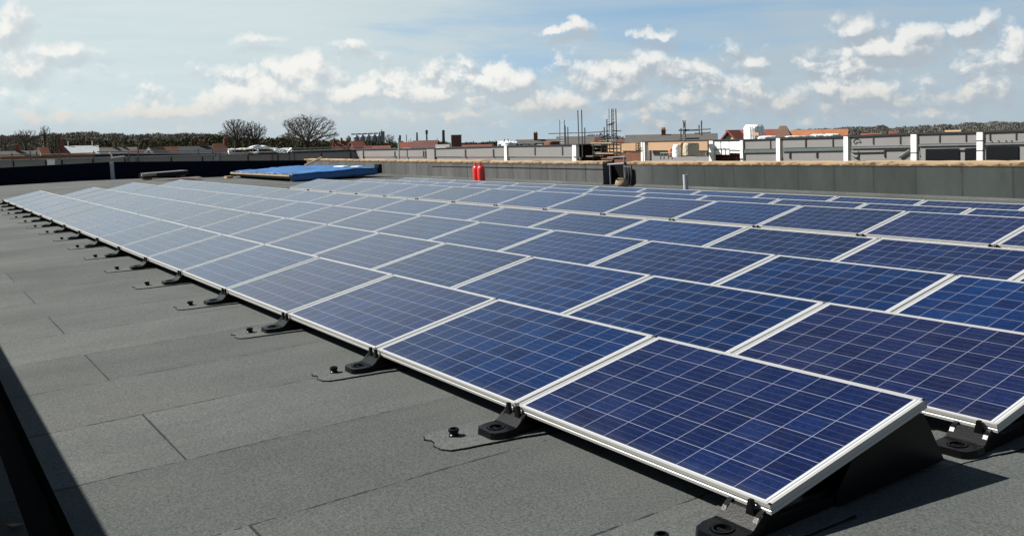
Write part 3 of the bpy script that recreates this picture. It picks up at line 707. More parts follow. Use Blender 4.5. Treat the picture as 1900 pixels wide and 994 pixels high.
# tarpaulin-covered rooflight opening
t = thing('covered_rooflight', 'low timber rooflight frame covered with a blue tarpaulin', 'rooflight', RF(-34.2, 10.75))
def tarp():
    nx, ny = 46, 26; LX, LY = 8.1, 3.85; rr = random.Random(2)
    vs = []; fs = []
    from mathutils import noise as mn
    for i in range(nx):
        for j in range(ny):
            a, b_ = i / (nx - 1), j / (ny - 1)
            x, y = -LX * a, LY * b_
            z = .31 + .015 * math.sin(b_ * PI) + .05 * a * b_ + mn.noise(Vector((x * .9, y * .9, 1))) * .06 + mn.noise(Vector((x * 3, y * 3, 4))) * .035
            vs.append((x, y, z))
    for i in range(nx - 1):
        for j in range(ny - 1): fs.append((i * ny + j, i * ny + j + 1, (i + 1) * ny + j + 1, (i + 1) * ny + j))
    mb = MB(); mb.add(vs, fs)
    # hanging side towards the panels (x = 0 side) and the folds at the corner
    n = 40; base = len(mb.v); pts = []
    for k in range(n):
        b_ = k / (n - 1); y = LY * b_
        top = mb.v[min(ny - 1, int(round(b_ * (ny - 1))))][2]
        for h in (0, .35, .7, 1):
            pts.append((.03 + .012 * math.sin(k * .9) * h + .05 * h, y, top * (1 - h) + .03 * h - .002))
    fs = [(k * 4 + q, k * 4 + q + 1, (k + 1) * 4 + q + 1, (k + 1) * 4 + q) for k in range(n - 1) for q in range(3)]
    mb.add(pts, fs)
    o = mb.build('tarpaulin', M_tarp, t, smooth=True)
    sm = o.modifiers.new('thickness', 'SOLIDIFY'); sm.thickness = .006
tarp()
mb = MB(); mb.box2((-8.05, -.03, .22), (-.1, .03, .285)); mb.build('edge_board', M_wood, t, bevel=.004)
mb = MB(); mb.box2((-8.0, .05, .12), (-.05, 3.8, .30)); mb.build('deck', M_plastic, t)
mb = MB(); mb.box2((-.4, .1, 0), (-.05, 3.75, .118)); mb.box2((-7.6, .3, 0), (-7.2, 3.6, .118)); mb.build('bearer', M_slate, t)
mb = MB(); mb.box2((-.30, 3.86, .05), (.10, 4.02, .44)); mb.tube((.08, 3.94, .34), (.22, 3.94, .34), .03, n=8); mb.build('end_cap', M_plastic, t, bevel=.01)
mb = MB(); mb.box((0, 0, .05), (.45, .3, .10)); tag(mb.build('timber_block', M_wood, M=RF(-42.0, 10.55), bevel=.006), 'pale timber block under the left corner of the tarpaulin', 'block')
mb = MB(); mb.box((0, 0, 0), (1.25, .16, .06)); tag(mb.build('timber_offcut', M_wood, M=MF @ T((-38.3, 13.4, .16)) @ RZ(.35) @ RY(-.28), bevel=.004), 'short timber offcut sticking up from the blue tarpaulin', 'plank')
for k, (x, y, a, ww) in enumerate(((-36.4, 13.9, .1, .9), (-35.2, 14.1, .3, .5))):
    mb = MB(); mb.box((0, 0, .01), (ww, .3, .03)); tag(mb.build('white_sheet', M_wrap, M=RF(x, y, .46, a)), ['longer white plastic scrap lying on the blue tarpaulin', 'short white plastic scrap at the right end of the tarpaulin'][k], 'scrap', 'white scraps on the tarpaulin')
# stacked boards by the black wall
t = thing('board_stack', 'low stack of dark boards with a pale timber end by the black wall', 'boards', RF(-42.3, 6.95, 0, .02))
mb = MB(); mb.box2((-.5, -.25, .10), (.5, 1.75, .27)); mb.build('board', M_plastic, t, bevel=.01)
mb = MB(); mb.box2((-.55, -.15, .272), (.5, 1.72, .30)); mb.build('top_sheet', M_greysteel, t, bevel=.004)
mb = MB(); mb.box2((.42, -.34, .17), (.56, .30, .262)); mb.build('batten', M_wood, t, bevel=.004)
mb = MB(); mb.box2((-.4, -.1, 0), (.4, .12, .098)); mb.box2((-.4, 1.4, 0), (.4, 1.6, .098)); mb.build('bearer', M_conc, t)
mb = MB(); mb.prism([(0, 0), (1.0, -.1), (1.15, 1.9), (.1, 2.0)], 0.002, .012, 'z'); tag(mb.build('felt_offcut', M_pink, M=RF(-41.2, 6.9)), 'flat reddish felt offcut lying beside the stacked boards', 'offcut')

# propane bottles
def bottle(x, y, label):
    t = thing('gas_bottle', label, 'gas bottle', RF(x, y), 'red gas bottles by the far parapet')
    mb = MB(); mb.lathe([(.10, 0), (.125, .02), (.13, .06), (.13, .48), (.12, .54), (.085, .59), (.03, .605)], n=24); mb.build('body', M_red, t, smooth=True)
    mb = MB()
    for a in range(3):
        s = a * 2.1 + .4
        pts = [(.075 * math.cos(s + q * .25), .075 * math.sin(s + q * .25), 0) for q in range(6)]
        for p, q in zip(pts[:-1], pts[1:]):
            mb.add([(p[0], p[1], .58), (q[0], q[1], .58), (q[0], q[1], .70), (p[0], p[1], .70), (p[0] * .93, p[1] * .93, .58), (q[0] * .93, q[1] * .93, .58), (q[0] * .93, q[1] * .93, .70), (p[0] * .93, p[1] * .93, .70)], [(0, 1, 2, 3), (7, 6, 5, 4), (3, 2, 6, 7), (0, 3, 7, 4), (1, 5, 6, 2)])
    mb.build('shroud', M_red, t)
    mb = MB(); mb.tube((0, 0, .60), (0, 0, .67), .022, n=10); mb.tube((0, 0, .65), (.05, 0, .65), .012, n=8); mb.build('valve', M_greysteel, t)
bottle(-25.25, 14.1, 'red gas bottle, the left of the pair by the far parapet')
bottle(-24.98, 14.12, 'red gas bottle, the right of the pair by the far parapet')
# vent pipe
mb = MB(); mb.lathe([(.062, 0), (.062, .46), (.053, .46), (.053, .34)], n=20)
tag(mb.build('vent_pipe', M_pvc, M=RF(-15.17, 14.2), smooth=False), 'grey plastic vent pipe standing by the far parapet', 'pipe')
# leaf on the walkway
mb = MB(); mb.add([(0, 0, 0), (.03, .012, .004), (.07, .02, .0), (.11, .0, .012), (.07, -.022, .004), (.03, -.012, .0), (-.03, .004, .014)], [(0, 1, 2, 3), (0, 3, 4, 5), (0, 6, 1)])
tag(mb.build('leaf', M_leaf, M=RF(-2.14, -2.29, .012, .6), fix=False), 'dry brown leaf lying on the dark walkway beside the gutter', 'leaf')

# opening in the far parapet: guard rail, hanging sheet, rubble bag
t = thing('edge_barrier', 'grey tubular frame across the opening in the far parapet', 'frame', RF(-19.4, YW - .06))
mb = MB(); mb.tube((-.28, 0, 0), (-.28, 0, .66), .022, n=8); mb.build('post', M_greysteel, t)
mb = MB(); mb.tube((.38, .02, 0), (.38, .02, .86), .03, n=8); mb.build('post', M_greysteel, t)
mb = MB(); mb.tube((-.36, 0, .62), (.40, 0, .66), .03, n=8); mb.build('rail', M_greysteel, t)
mb = MB(); mb.tube((-.40, .03, .83), (.42, .03, .86), .018, n=8); mb.build('rail', M_greysteel, t)
def hanging(x0, x1, label, M_):
    nx, nz = 22, 14; vs = []; fs = []
    for i in range(nx):
        for k in range(nz):
            a, b_ = i / (nx - 1), k / (nz - 1)
            vs.append((x0 + (x1 - x0) * a + .03 * math.sin(b_ * 5), -.05 + .035 * math.sin(a * 19 + b_ * 2) * (.4 + b_), -.02 - .84 * b_))
    for i in range(nx - 1):
        for k in range(nz - 1): fs.append((i * nz + k, i * nz + k + 1, (i + 1) * nz + k + 1, (i + 1) * nz + k))
    mb = MB(); mb.add(vs, fs)
    o = mb.build('hanging_sheet', M_, M=MF @ T((0, YW - .03, wall_top(-19))), smooth=True)
    sm = o.modifiers.new('thickness', 'SOLIDIFY'); sm.thickness = .004
    tag(o, label, 'sheet')
hanging(-19.02, -18.66, 'dark plastic sheet hanging in folds at the right of the parapet opening', M_cloth)
mb = MB(); mb.box2((DOOR0 - .3, YW + .36, -9), (DOOR1 + .3, YW + .55, -.06)); tag(mb.build('hoarding', M_bitumen, M=MF), 'black board closing off the opening in the far parapet', 'hoarding')
def heap():
    t = thing('rubble_bag', 'open pale sack heaped with timber scraps below the parapet opening', 'bag', RF(-18.62, YW - .5) @ Matrix.Scale(.52, 4))
    rr = random.Random(8); mb = MB(); prof = [(.30, 0), (.36, .08), (.37, .2), (.33, .34), (.30, .40)]
    n = 20; vs = []; fs = []
    for r_, z in prof:
        for i in range(n):
            a = 2 * PI * i / n; q = r_ * (1 + .09 * math.sin(3 * a + z * 6)); vs.append((q * math.cos(a), q * math.sin(a), z + .04 * math.sin(2 * a + 1) * z / .4))
    for k in range(len(prof) - 1):
        for i in range(n): fs.append((k * n + i, k * n + (i + 1) % n, (k + 1) * n + (i + 1) % n, (k + 1) * n + i))
    mb.add(vs, fs); mb.build('sack', M_bag, t, smooth=True)
    for i in range(9):
        a = rr.uniform(0, 6.28); mb = MB(); mb.box((0, 0, 0), (rr.uniform(.15, .34), .08, .05), T((rr.uniform(-.16, .16), rr.uniform(-.16, .16), .36 + rr.uniform(0, .12))) @ RZ(a) @ RY(rr.uniform(-.6, .6)))
        mb.build('scrap', M_wood if rr.random() < .7 else M_bag, t)
heap()
#BACKGROUND
# ------------------------------------------------------------------ surroundings (world frame)
def onY(u, v, Y):
    d = ray(u, v); return CAM + d * ((Y - CAM.y) / d.y)
def onX(u, v, X):
    d = ray(u, v); return CAM + d * ((X - CAM.x) / d.x)
def slabY(mb, u0, u1, vt0, vt1, vb0, vb1, Y, f=0.0, b=.2):
    """upright slab on the plane y=Y, its corners given as seen in the photo; f in front, b behind; vb None = down to the ground"""
    vm = (vt0 + (vb0 or 300)) / 2
    x0, x1 = onY(u0, vm, Y).x, onY(u1, vm, Y).x
    z = [onY(u0, vt0, Y).z, onY(u1, vt1, Y).z, 0 if vb0 is None else onY(u0, vb0, Y).z, 0 if vb1 is None else onY(u1, vb1, Y).z]
    vs = []
    for y in (Y - f, Y + b): vs += [(x0, y, z[2]), (x1, y, z[3]), (x1, y, z[1]), (x0, y, z[0])]
    return mb.add(vs, [(0, 1, 2, 3), (7, 6, 5, 4), (3, 2, 6, 7), (0, 4, 5, 1), (0, 3, 7, 4), (1, 5, 6, 2)])
def slabX(mb, u0, u1, vt0, vt1, vb0, vb1, X, f=0.0, b=.2):
    vm = (vt0 + (vb0 or 300)) / 2
    y0, y1 = onX(u0, vm, X).y, onX(u1, vm, X).y
    z = [onX(u0, vt0, X).z, onX(u1, vt1, X).z, 0 if vb0 is None else onX(u0, vb0, X).z, 0 if vb1 is None else onX(u1, vb1, X).z]
    vs = []
    for x in (X + f, X - b): vs += [(x, y0, z[2]), (x, y1, z[3]), (x, y1, z[1]), (x, y0, z[0])]
    return mb.add(vs, [(0, 1, 2, 3), (7, 6, 5, 4), (3, 2, 6, 7), (0, 4, 5, 1), (0, 3, 7, 4), (1, 5, 6, 2)])

YB = 34.0; XB = -80.0
bl = thing('building', 'unfinished building with grey panels and white columns across the courtyard', 'building')
def py(name, m, *a, **k):
    mb = MB(); slabY(mb, *a, **k); return mb.build(name, m, bl)
lin = lambda u, a, va, b, vb: va + (vb - va) * (u - a) / (b - a)
# upper fascia panels between columns: (u0,u1, top v at both ends, bottom)
TOP = [(660, 279.5), (808, 276), (940, 272), (1068, 270), (1190, 264), (1318, 261.5), (1376, 260.5), (1446, 258), (1572, 255), (1697, 249.5), (1820, 246.5), (1900, 243.5), (2150, 235)]
def topv(u): return float(np.interp(u, [p[0] for p in TOP], [p[1] for p in TOP]))
for u0, u1 in ((600, 808), (808, 940), (940, 1068)):
    py('wall_panel', M_render, u0, u1, topv(u0), topv(u1), 291, 291, YB)
for u0, u1 in ((1380, 1443), (1453, 1568), (1580, 1692), (1706, 1815), (1829, 1942), (1956, 2100)):
    lo = {1380: 277, 1453: 274.5, 1580: 272, 1706: 267.5, 1829: 265, 1956: 262}[u0]; lo1 = {1380: 276, 1453: 272.5, 1580: 270, 1706: 265.5, 1829: 263, 1956: 259}[u0]
    py('wall_panel', M_render, u0, u1, topv(u0), topv(u1), lo, lo1, YB)
    th = 6 if u0 < 1500 else 3
    py('channel_rail', M_channel if u0 < 1500 else M_greysteel, u0, u1, lo + 1, lo1 + 1, lo + 1 + th, lo1 + 1 + th, YB, f=.05)
    py('lower_panel', M_render, u0, u1, lo + 2 + th, lo1 + 2 + th, None, None, YB, f=-.02)
    py('lower_panel', M_greysteel, u0, u1, lo, lo1, lo + 12, lo1 + 12, YB, f=-.12, b=.3)
py('lower_panel', M_render, 600, 1075, 292, 292, None, None, YB, f=-.06)
# black edge along the roof
for u0, u1 in ((600, 808), (808, 940), (940, 1075), (1190, 1318), (1318, 1380), (1380, 1446), (1446, 1572), (1572, 1697), (1697, 1820), (1820, 1950), (1950, 2150)):
    th = 1.6 if u0 < 1446 else 3.2
    py('roof_edge', M_black, u0, u1, topv(u0) - th, topv(u1) - th, topv(u0) + .3, topv(u1) + .3, YB, f=.06, b=9)
# columns: white face, grey return to the right
for u, w_, vt in ((672, 6, 280), (801, 14, 277), (940, 4.5, 271), (1067.5, 7, 269.5), (1195, 7, 264), (1321.5, 7, 261.5), (1378, 5, 260.5), (1446, 7, 256.5), (1571.7, 8, 253.5), (1697.5, 10.5, 249.5), (1820, 11, 245.5), (1948, 13, 242), (2090, 15, 237)):
    py('column', M_white if u > 900 else M_render2, u - w_ / 2, u + w_ / 2, vt, vt, None, None, YB, f=.10, b=.1)
# rubber straps over panel joints
for u, v0, v1, w_ in ((733, 281, 292, 2.2), (786, 280, 291, 2.2), (790, 280, 292, 2.6), (864, 277.5, 292, 2.6), (916, 277, 291, 2.6), (993, 274, 288, 2), (1044, 273, 288, 2), (1430, 259, 277, 1.6), (1495.5, 258, 275, 2.6), (1466, 282, 294, 2.6), (1516, 281, 293, 2.6),
                      (1546, 257, 272, 2.2), (1593, 281, 292, 2), (1642, 279, 292, 2.4), (1621, 256, 268, 2.2), (1671, 253.5, 267.5, 2.2), (1744, 251, 264.5, 2.2), (1793, 250, 263, 2.2), (1837.5, 248, 261, 2.4), (1886, 246.5, 260, 2.4), (1910, 246, 260, 2.4), (1970, 243, 257, 2.4)):
    py('joint_strap', M_black, u - w_ / 2, u + w_ / 2, v0, v0, v1, v1, YB, f=.025, b=.0)
# black bands round columns, framing bars
for u, w_, v in ((1697.5, 13, 283), (1820, 13, 260.5), (1820, 13, 278.5)):
    py('band', M_black, u - w_ / 2, u + w_ / 2, v, v - .2, v + 1.2, v + 1, YB, f=.12, b=.0)
for a in ((1581, 1641, 283, 281.5, 284.6, 283), (1641, 1690, 277.5, 276.5, 279, 278), (1780, 1793, 278, 277.7, 279.3, 279)):
    py('frame_bar', M_black, *a, YB, f=.04, b=.0)
def tubeY(name, m, pts, r, parent, Y, n=6):
    mb = MB(); mb.path([onY(u, v, Y) for u, v in pts], r, n); return mb.build(name, m, parent)
tubeY('brace', M_greysteel, [(1668, 292), (1688, 279)], .05, bl, YB - .06); tubeY('brace', M_greysteel, [(1581, 287), (1590, 292)], .05, bl, YB - .06)
# dark openings
for u0, u1, vt, vb in ((1718, 1780, 276.5, None), (1791, 1813, 275.5, None), (1831, 1890, 272.5, None), (1905, 1940, 272, None)):
    py('window', M_window, u0, u1, vt, vt - 1.2, vb, vb, YB, f=.03, b=.0)
for u in (1840, 1853, 1867, 1877):
    for v in (261.5, 268.5):
        mb = MB(); p = onY(u, v, YB); mb.tube(p + Vector((0, -.04, 0)), p + Vector((0, .02, 0)), .022, n=8); mb.build('bolt', M_black, bl)
# drawn mark on the panel
mk = [(1584, 262), (1585, 259.5), (1588, 258.2), (1592, 258), (1595, 260), (1597.5, 264.5), (1592, 263.6), (1589, 264.5), (1587, 267.5), (1584.5, 265.5), (1584, 262)]
tubeY('painted_mark', M_black, mk, .012, bl, YB - .02, 4)
# open bay: brick infill and pale sheathing boards
py('brick_infill', M_brick, 1075, 1140, 269, 268, None, None, YB + 3, b=.3)
py('brick_infill', M_brick, 1140, 1192, 284, 283, None, None, YB + 1.5, b=.3)
py('sheathing_board', M_board, 1129, 1189, 268, 264.5, 284, 283.5, YB, f=.05, b=.1)
py('sheathing_board', M_board, 1204, 1314, 263.5, 261.5, 279, 279.5, YB, f=.05, b=.1)
py('dark_edge', M_black, 1313.5, 1317.5, 261.5, 261.5, 282, 282, YB, f=.03, b=.1)
py('lower_panel', M_render, 1201, 1316, 279.5, 279.8, None, None, YB, f=-.5)
for u0, u1 in ((1326, 1337), (1339, 1352.5), (1354, 1375)):
    py('white_sheeting', M_wrap, u0, u1, 262.5, 262, 276 if u0 < 1350 else 278, 276 if u0 < 1350 else 278.5, YB, f=.02, b=.05)
    py('white_sheeting', M_wrap, u0, u1, 278.2 if u0 < 1350 else 280.4, 278.4 if u0 < 1350 else 280.8, 287 if u0 < 1350 else 284, 287 if u0 < 1350 else 284.5, YB, f=-.02, b=.05)
py('brick_infill', M_darkred, 1325, 1376, 280, 280, None, None, YB + .6, b=.3)
py('wall_panel', M_conc, 1325, 1376, 262, 261, 281, 281, YB + .35, b=.2)
py('roof_slab', M_slate, 600, 2150, 281, 236, 286, 241, YB + 1.2, f=-.5, b=14)

# left wing
bl2 = thing('building', 'long low wing with grey fascia panels behind the black parapet', 'building')
def px(name, m, *a, **k):
    mb = MB(); slabX(mb, *a, **k); return mb.build(name, m, bl2)
TL = [(-200, 302), (0, 297.5), (113, 295), (222, 291.5), (350, 288.5), (460, 286), (540, 283), (665, 279.5)]
def topl(u): return float(np.interp(u, [p[0] for p in TL], [p[1] for p in TL]))
ed = [-150, 25, 85, 115, 173, 232, 318, 376, 460, 516, 546, 595, 651, 672]
for a, b_ in zip(ed[:-1], ed[1:]):
    px('wall_panel', M_render2, a, b_, topl(a) + 1.6, topl(b_) + 1.6, None, None, XB)
    px('roof_edge', M_greysteel if b_ < 480 else M_black, a, b_, topl(a) - .8, topl(b_) - .8, topl(a) + 1.5, topl(b_) + 1.5, XB, f=.08, b=8)
for u, v0, w_ in ((25, 299, 2.4), (85, 297, 2.2), (115, 297, 3), (173, 295, 3), (232, 294, 2.2), (318, 291, 2.2), (376, 291, 2.2), (460.5, 288, 2.4), (516, 287.5, 2), (546, 285.5, 2), (597, 284.5, 2), (651, 283, 2)):
    px('joint_strap', M_black, u - w_ / 2, u + w_ / 2, v0, v0, 312, 312, XB, f=.04, b=.0)
px('column', M_white, 87, 101, 296.5, 296.2, None, None, XB, f=.18); px('column', M_greysteel, 101.5, 112.5, 296, 296, None, None, XB, f=.10)
px('column', M_render2, 238, 250, 292, 292, None, None, XB, f=.12); px('column', M_greysteel, 396, 408, 287, 287, None, None, XB, f=.12); px('column', M_render2, 538, 545, 284, 284, None, None, XB, f=.12)
px('upstand', M_slate, -150, 180, 297.5, 289.5, 302, 296, XB - 1.5, b=6)
px('upstand', M_black, 176, 430, 286.2, 284.6, 293, 290, XB - 1.0, b=6)
px('upstand', M_black, 430, 672, 284.6, 276.5, 288, 283, XB - 1.0, b=6)
px('timber_upstand', M_orange, 0, 180, 290.8, 285, 296.5, 292, XB - 1.1, b=.1)
px('timber_upstand', M_wood, 0, 178, 288, 283, 289.5, 284.5, XB - 1.3, b=.1)

# guard rails of scaffold tube along the left wing's roof edge
gr = thing('guard_rail', 'thin scaffold tube guard rail along the roof of the left wing', 'railing')
def railX(name, pts, r, X, parent=gr, m=M_scaf):
    mb = MB(); mb.path([onX(u, v, X) for u, v in pts], r, 6); return mb.build(name, m, parent)
railX('rail', [(180, 282), (300, 280), (420, 277.5), (560, 275.5), (690, 273)], .05, XB - .3, m=M_greysteel)
railX('rail', [(-60, 289), (60, 286.5), (180, 286), (420, 281)], .045, XB - .3, m=M_greysteel)
for u, v0, v1 in ((22, 284, 297), (56, 281, 297), (68, 281, 296), (110, 277, 296), (128, 283, 294), (174, 280, 294), (239, 283, 306), (256.5, 264, 304), (368, 276, 288), (400, 284, 290), (408, 283, 300), (506, 278, 300), (545, 281, 288), (578, 274, 282), (612, 273, 281)):
    railX('post', [(u, v0), (u + .4, v1)], .05, XB + .12)

# white sheeting thrown over the railing, and scraps
def drape(pts, thick, X, label, name='draped_sheet', dip=.35):
    n = 26; rr = random.Random(len(label)); us = np.linspace(pts[0][0], pts[-1][0], n)
    top = np.interp(us, [p[0] for p in pts], [p[1] for p in pts]); bot = np.interp(us, [p[0] for p in pts], [p[2] for p in pts])
    vs = []; fs = []; K = 6
    for i in range(n):
        for k in range(K):
            p = onX(us[i], top[i] + (bot[i] - top[i]) * k / (K - 1), X); p.x += .09 * math.sin(i * 1.3 + k * 2.1) + (k - 2) * .05; vs.append(tuple(p))
    for i in range(n - 1):
        for k in range(K - 1): fs.append((i * K + k, i * K + k + 1, (i + 1) * K + k + 1, (i + 1) * K + k))
    mb = MB(); mb.add(vs, fs); o = mb.build(name, M_wrap, smooth=False)
    sm = o.modifiers.new('thickness', 'SOLIDIFY'); sm.thickness = .02
    return tag(o, label, 'sheeting', 'white sheeting draped on the left wing roof rail')
drape([(431, 276, 278), (455, 275, 278), (470, 271, 275), (476, 269, 279), (481, 269, 276), (492, 270.5, 276.5), (508, 275, 278.5), (538, 275.2, 278)], .1, XB + .3, 'white sheeting slung in a peak along the roof rail before the bare trees')
drape([(463, 281, 282), (470, 283, 285.5), (476, 282, 286), (480, 276, 283)], .1, XB + .5, 'small white loop of sheeting hanging under the peaked sheet')
drape([(506, 277.5, 279.5), (516, 278, 284), (530, 278, 284.5), (535, 276, 281), (541, 274.5, 283)], .1, XB + .5, 'white sheeting hanging low at the right end of the roof rail')
drape([(423, 277, 286), (431, 275.5, 286.5)], .1, XB + .4, 'white square of sheeting at the left end of the roof rail')
for k, (u0, v0, u1, v1, lb) in enumerate(((203, 283, 208, 290, 'short pale board leaning on the left wing roof'), (207, 292.5, 231, 289.5, 'longer pale board lying on the left wing roof edge'))):
    mb = MB(); mb.path([onX(u0, v0, XB + .5), onX(u1, v1, XB + .5)], .06, 4); tag(mb.build('board', M_wrap), lb, 'board')

# scaffolding on the right wing
YS = YB - 1.2
def scaffold(label, poles, rails, ladders, boards=(), extra=()):
    t = thing('scaffold', label, 'scaffold', group='tube scaffolds on the unfinished building')
    for u, v0, v1, lean in poles: tubeY('pole', M_scaf, [(u, v0), (u + lean, v1)], .032, t, YS + random.uniform(-.3, .3))
    for u0, v0, u1, v1 in rails: tubeY('rail', M_scaf, [(u0, v0), (u1, v1)], .035, t, YS + random.uniform(-.3, .3))
    for u0, u1, v0, v1, n, lean in ladders:
        mb = MB(); 
        for u in (u0, u1): mb.path([onY(u, v0, YS), onY(u + lean, v1, YS)], .025, 6)
        for i in range(n):
            f = (i + .5) / n; mb.tube(onY(u0 + lean * f, v0 + (v1 - v0) * f, YS), onY(u1 + lean * f, v0 + (v1 - v0) * f, YS), .016, n=5)
        mb.build('ladder', M_greysteel, t)
    for u0, v0, u1, v1, m in boards:
        mb = MB(); a, b_ = onY(u0, v0, YS), onY(u1, v1, YS); mb.box2((a.x, YS - .5, min(a.z, b_.z)), (b_.x, YS + .5, max(a.z, b_.z))); mb.build('board', m, t)
    return t
scaffold('scaffold with a ladder and thin poles left of the tall scaffold tower', [(1048.5, 233, 270, 1), (1053.5, 236, 270, .5), (1072, 205, 292, 3), (1079, 204, 292, 2), (1085, 237, 268, 0)], [(1018, 248, 1092, 246), (1092, 246, 1122, 244.3)], [(1038.5, 1047, 222.5, 268, 10, .5)])
scaffold('tall scaffold tower with twin ladders behind the parapet opening', [(1121, 236, 296, 1), (1126, 221, 296, 1), (1142.5, 202, 296, 2.5), (1152, 264, 296, 0), (1116, 262, 296, 0), (1101, 268, 296, 0)],
         [(1116, 243.5, 1152, 243), (1112, 262, 1146, 261), (1104, 276, 1150, 275.5), (1100, 283, 1152, 282.5), (1098, 270, 1150, 269), (1110, 290, 1150, 289.5), (1128, 232, 1140, 227), (1120, 258, 1142, 248)], [(1130, 1134.5, 202, 262, 15, .5), (1136, 1138.5, 202, 262, 12, 0), (1131, 1139, 258, 296, 9, 0)],
         [(1108, 264.5, 1146, 266, M_wood), (1116, 283.5, 1150, 285.5, M_wood), (1128, 293, 1150, 296, M_brick), (1099, 288.5, 1112, 291, M_channel)])
scaffold('low scaffold with crossed poles on the big grey-brown roof', [(1263.5, 238, 262, 0), (1297, 232, 250, .5), (1301.5, 224, 252, .5), (1271, 224, 262, 0), (1267, 224, 244, 6)], [(1262, 242, 1318, 239.5), (1290, 247.5, 1318, 245.8)], [(1268, 1270.5, 224, 262, 9, .5)], [(1272, 240.5, 1283, 243, M_black), (1273, 256, 1285, 258.5, M_slate)])

# wrapped stacks and clutter on the right wing roof
def blob_wrap(u0, u1, vt, vb, Y, label, name, cat, m=M_wrap, depth=1.0, group=None, amp=.08, top_round=.25):
    a, b_ = onY(u0, vb, Y), onY(u1, vt, Y); cx, w_, h = (a.x + b_.x) / 2, abs(b_.x - a.x) / 2, b_.z - a.z
    n, K = 22, 9; vs = []; fs = []; rr = random.Random(int(u0))
    for k in range(K):
        f = k / (K - 1)
        s = 1 - .0 * f if f < .75 else 1 - top_round * ((f - .75) / .25) ** 2
        for i in range(n):
            t_ = 2 * PI * i / n; c, s_ = math.cos(t_), math.sin(t_)
            q = (abs(c) ** 4 + abs(s_) ** 4) ** -.25
            q *= s * (1 + amp * math.sin(5 * t_ + 3 * f + u0) * .5 + rr.uniform(-amp, amp) * .5)
            vs.append((cx + w_ * q * c, Y + depth / 2 * q * s_, a.z + h * f * (1 + rr.uniform(-amp, amp) * .3)))
    for k in range(K - 1):
        for i in range(n): fs.append((k * n + i, k * n + (i + 1) % n, (k + 1) * n + (i + 1) % n, (k + 1) * n + i))
    fs.append(tuple((K - 1) * n + i for i in range(n)))
    mb = MB(); mb.add(vs, fs); return tag(mb.build(name, m), label, cat, group)
t = blob_wrap(1387, 1412, 231, 260, YB + 2.2, 'tall white plastic-wrapped stack on the far roof before the red roof', 'wrapped_stack', 'stack', depth=.9, amp=.05, top_round=.22)
for u in (1393, 1397, 1405, 1412):
    tubeY('strap', M_greysteel, [(u, 235), (u + .5, 258)], .03, t, YB + 1.05)
mb = MB(); a, b_ = onY(1398, 252, YB + 1.1), onY(1410, 246, YB + 1.1); mb.box2((a.x, YB + 1.0, a.z), (b_.x, YB + 1.15, b_.z)); mb.build('card_label', M_board, t)
blob_wrap(1415, 1434, 252, 259.5, YB + 1.2, 'low white plastic heap beside the tall wrapped stack', 'white_heap', 'heap', amp=.2, top_round=.5)
for k, (u0, u1, vt, vb) in enumerate(((1464, 1478, 252, 257), (1480, 1493, 252, 256.6), (1495, 1508, 251.5, 256.2), (1510, 1524, 249, 256), (1526, 1533, 250.5, 255.6), (1535, 1551, 248.5, 255.2))):
    blob_wrap(u0, u1, vt, vb, YB + 1.2, 'grey-white wrapped bundle, %s from the left along the far roof edge' % ORD[k + 1], 'wrapped_bundle', 'bundle', M_wrap if k in (0, 3, 5) else M_pvc, .8, 'wrapped bundles along the far roof edge', .2, .4)
for k, (u0, u1, vt, vb, lb) in enumerate(((932, 941, 261.5, 272, 'white sacks left of the thin posts on the far roof'), (942, 952.5, 263, 272, 'white sacks right of the thin posts on the far roof'))):
    blob_wrap(u0, u1, vt, vb, YB + .6, lb, 'white_sack', 'sack', amp=.3, top_round=.5, group='white sacks on the far roof')
for u in (936.3, 943): 
    mb = MB(); mb.tube(onY(u, 258, YB + .5), onY(u, 270, YB + .5), .035, n=6); tag(mb.build('post', M_scaf), 'thin dark post %s of two among the white sacks' % ('left' if u < 940 else 'right'), 'post')
for k, (u0, u1, vt, vb, m, lb) in enumerate(((966, 976, 267, 271, M_slate, 'dark crate at the left of the clutter on the far roof'), (978, 992, 268, 271, M_black, 'low black crate amid the clutter on the far roof'), (993, 1003, 265.5, 271, M_slate, 'tallest dark crate amid the clutter on the far roof'), (1004, 1017, 267.5, 271, M_channel, 'green crate at the right of the clutter on the far roof'), (1018, 1032, 262.5, 270.5, M_brick, 'red brick stack on the far roof right of the green crate'))):
    blob_wrap(u0, u1, vt, vb, YB + 1.5, lb, 'crate', 'crate', m, 1.0, 'crates on the far roof', .03, .05)
# packed materials in front of the boards
for k, (u0, u1, vt, vb, m, lb) in enumerate(((1249, 1257, 275, 291, M_orangewrap, 'orange wrapped pallet, leftmost in front of the pale boards'), (1257, 1268, 268, 291, M_wrap, 'white wrapped pallet beside the orange one before the boards'), (1268, 1276, 265, 290, M_orangewrap, 'tall orange wrapped pallet in the middle of the stack'), (1276, 1288, 265, 288, M_cream, 'cream pallet of blocks at the right of the orange pallets'))):
    blob_wrap(u0, u1, vt, vb, YB - 1.4 - .25 * (k % 2), lb, 'wrapped_pallet', 'pallet', m, .9, 'wrapped pallets before the pale boards', .05, .12)
for k, u in enumerate((1289.5, 1294.5, 1299.5, 1304.5)):
    mb = MB(); slabY(mb, u, u + 4, 282, 282, 291, 291, YB - .8, b=.1); tag(mb.build('stacked_window', M_white), 'white frame, %s of four leaning right of the pallets' % ORD[k + 1], 'window frame', 'white frames right of the pallets')
t = thing('barrier', 'grey steel barrier in front of the pale sheathing boards', 'barrier')
for u in (1226, 1232, 1240, 1247): tubeY('upright', M_greysteel, [(u, 284), (u, 296)], .03, t, YB - 2)
tubeY('top_rail', M_greysteel, [(1225.5, 284), (1248, 284)], .03, t, YB - 2)
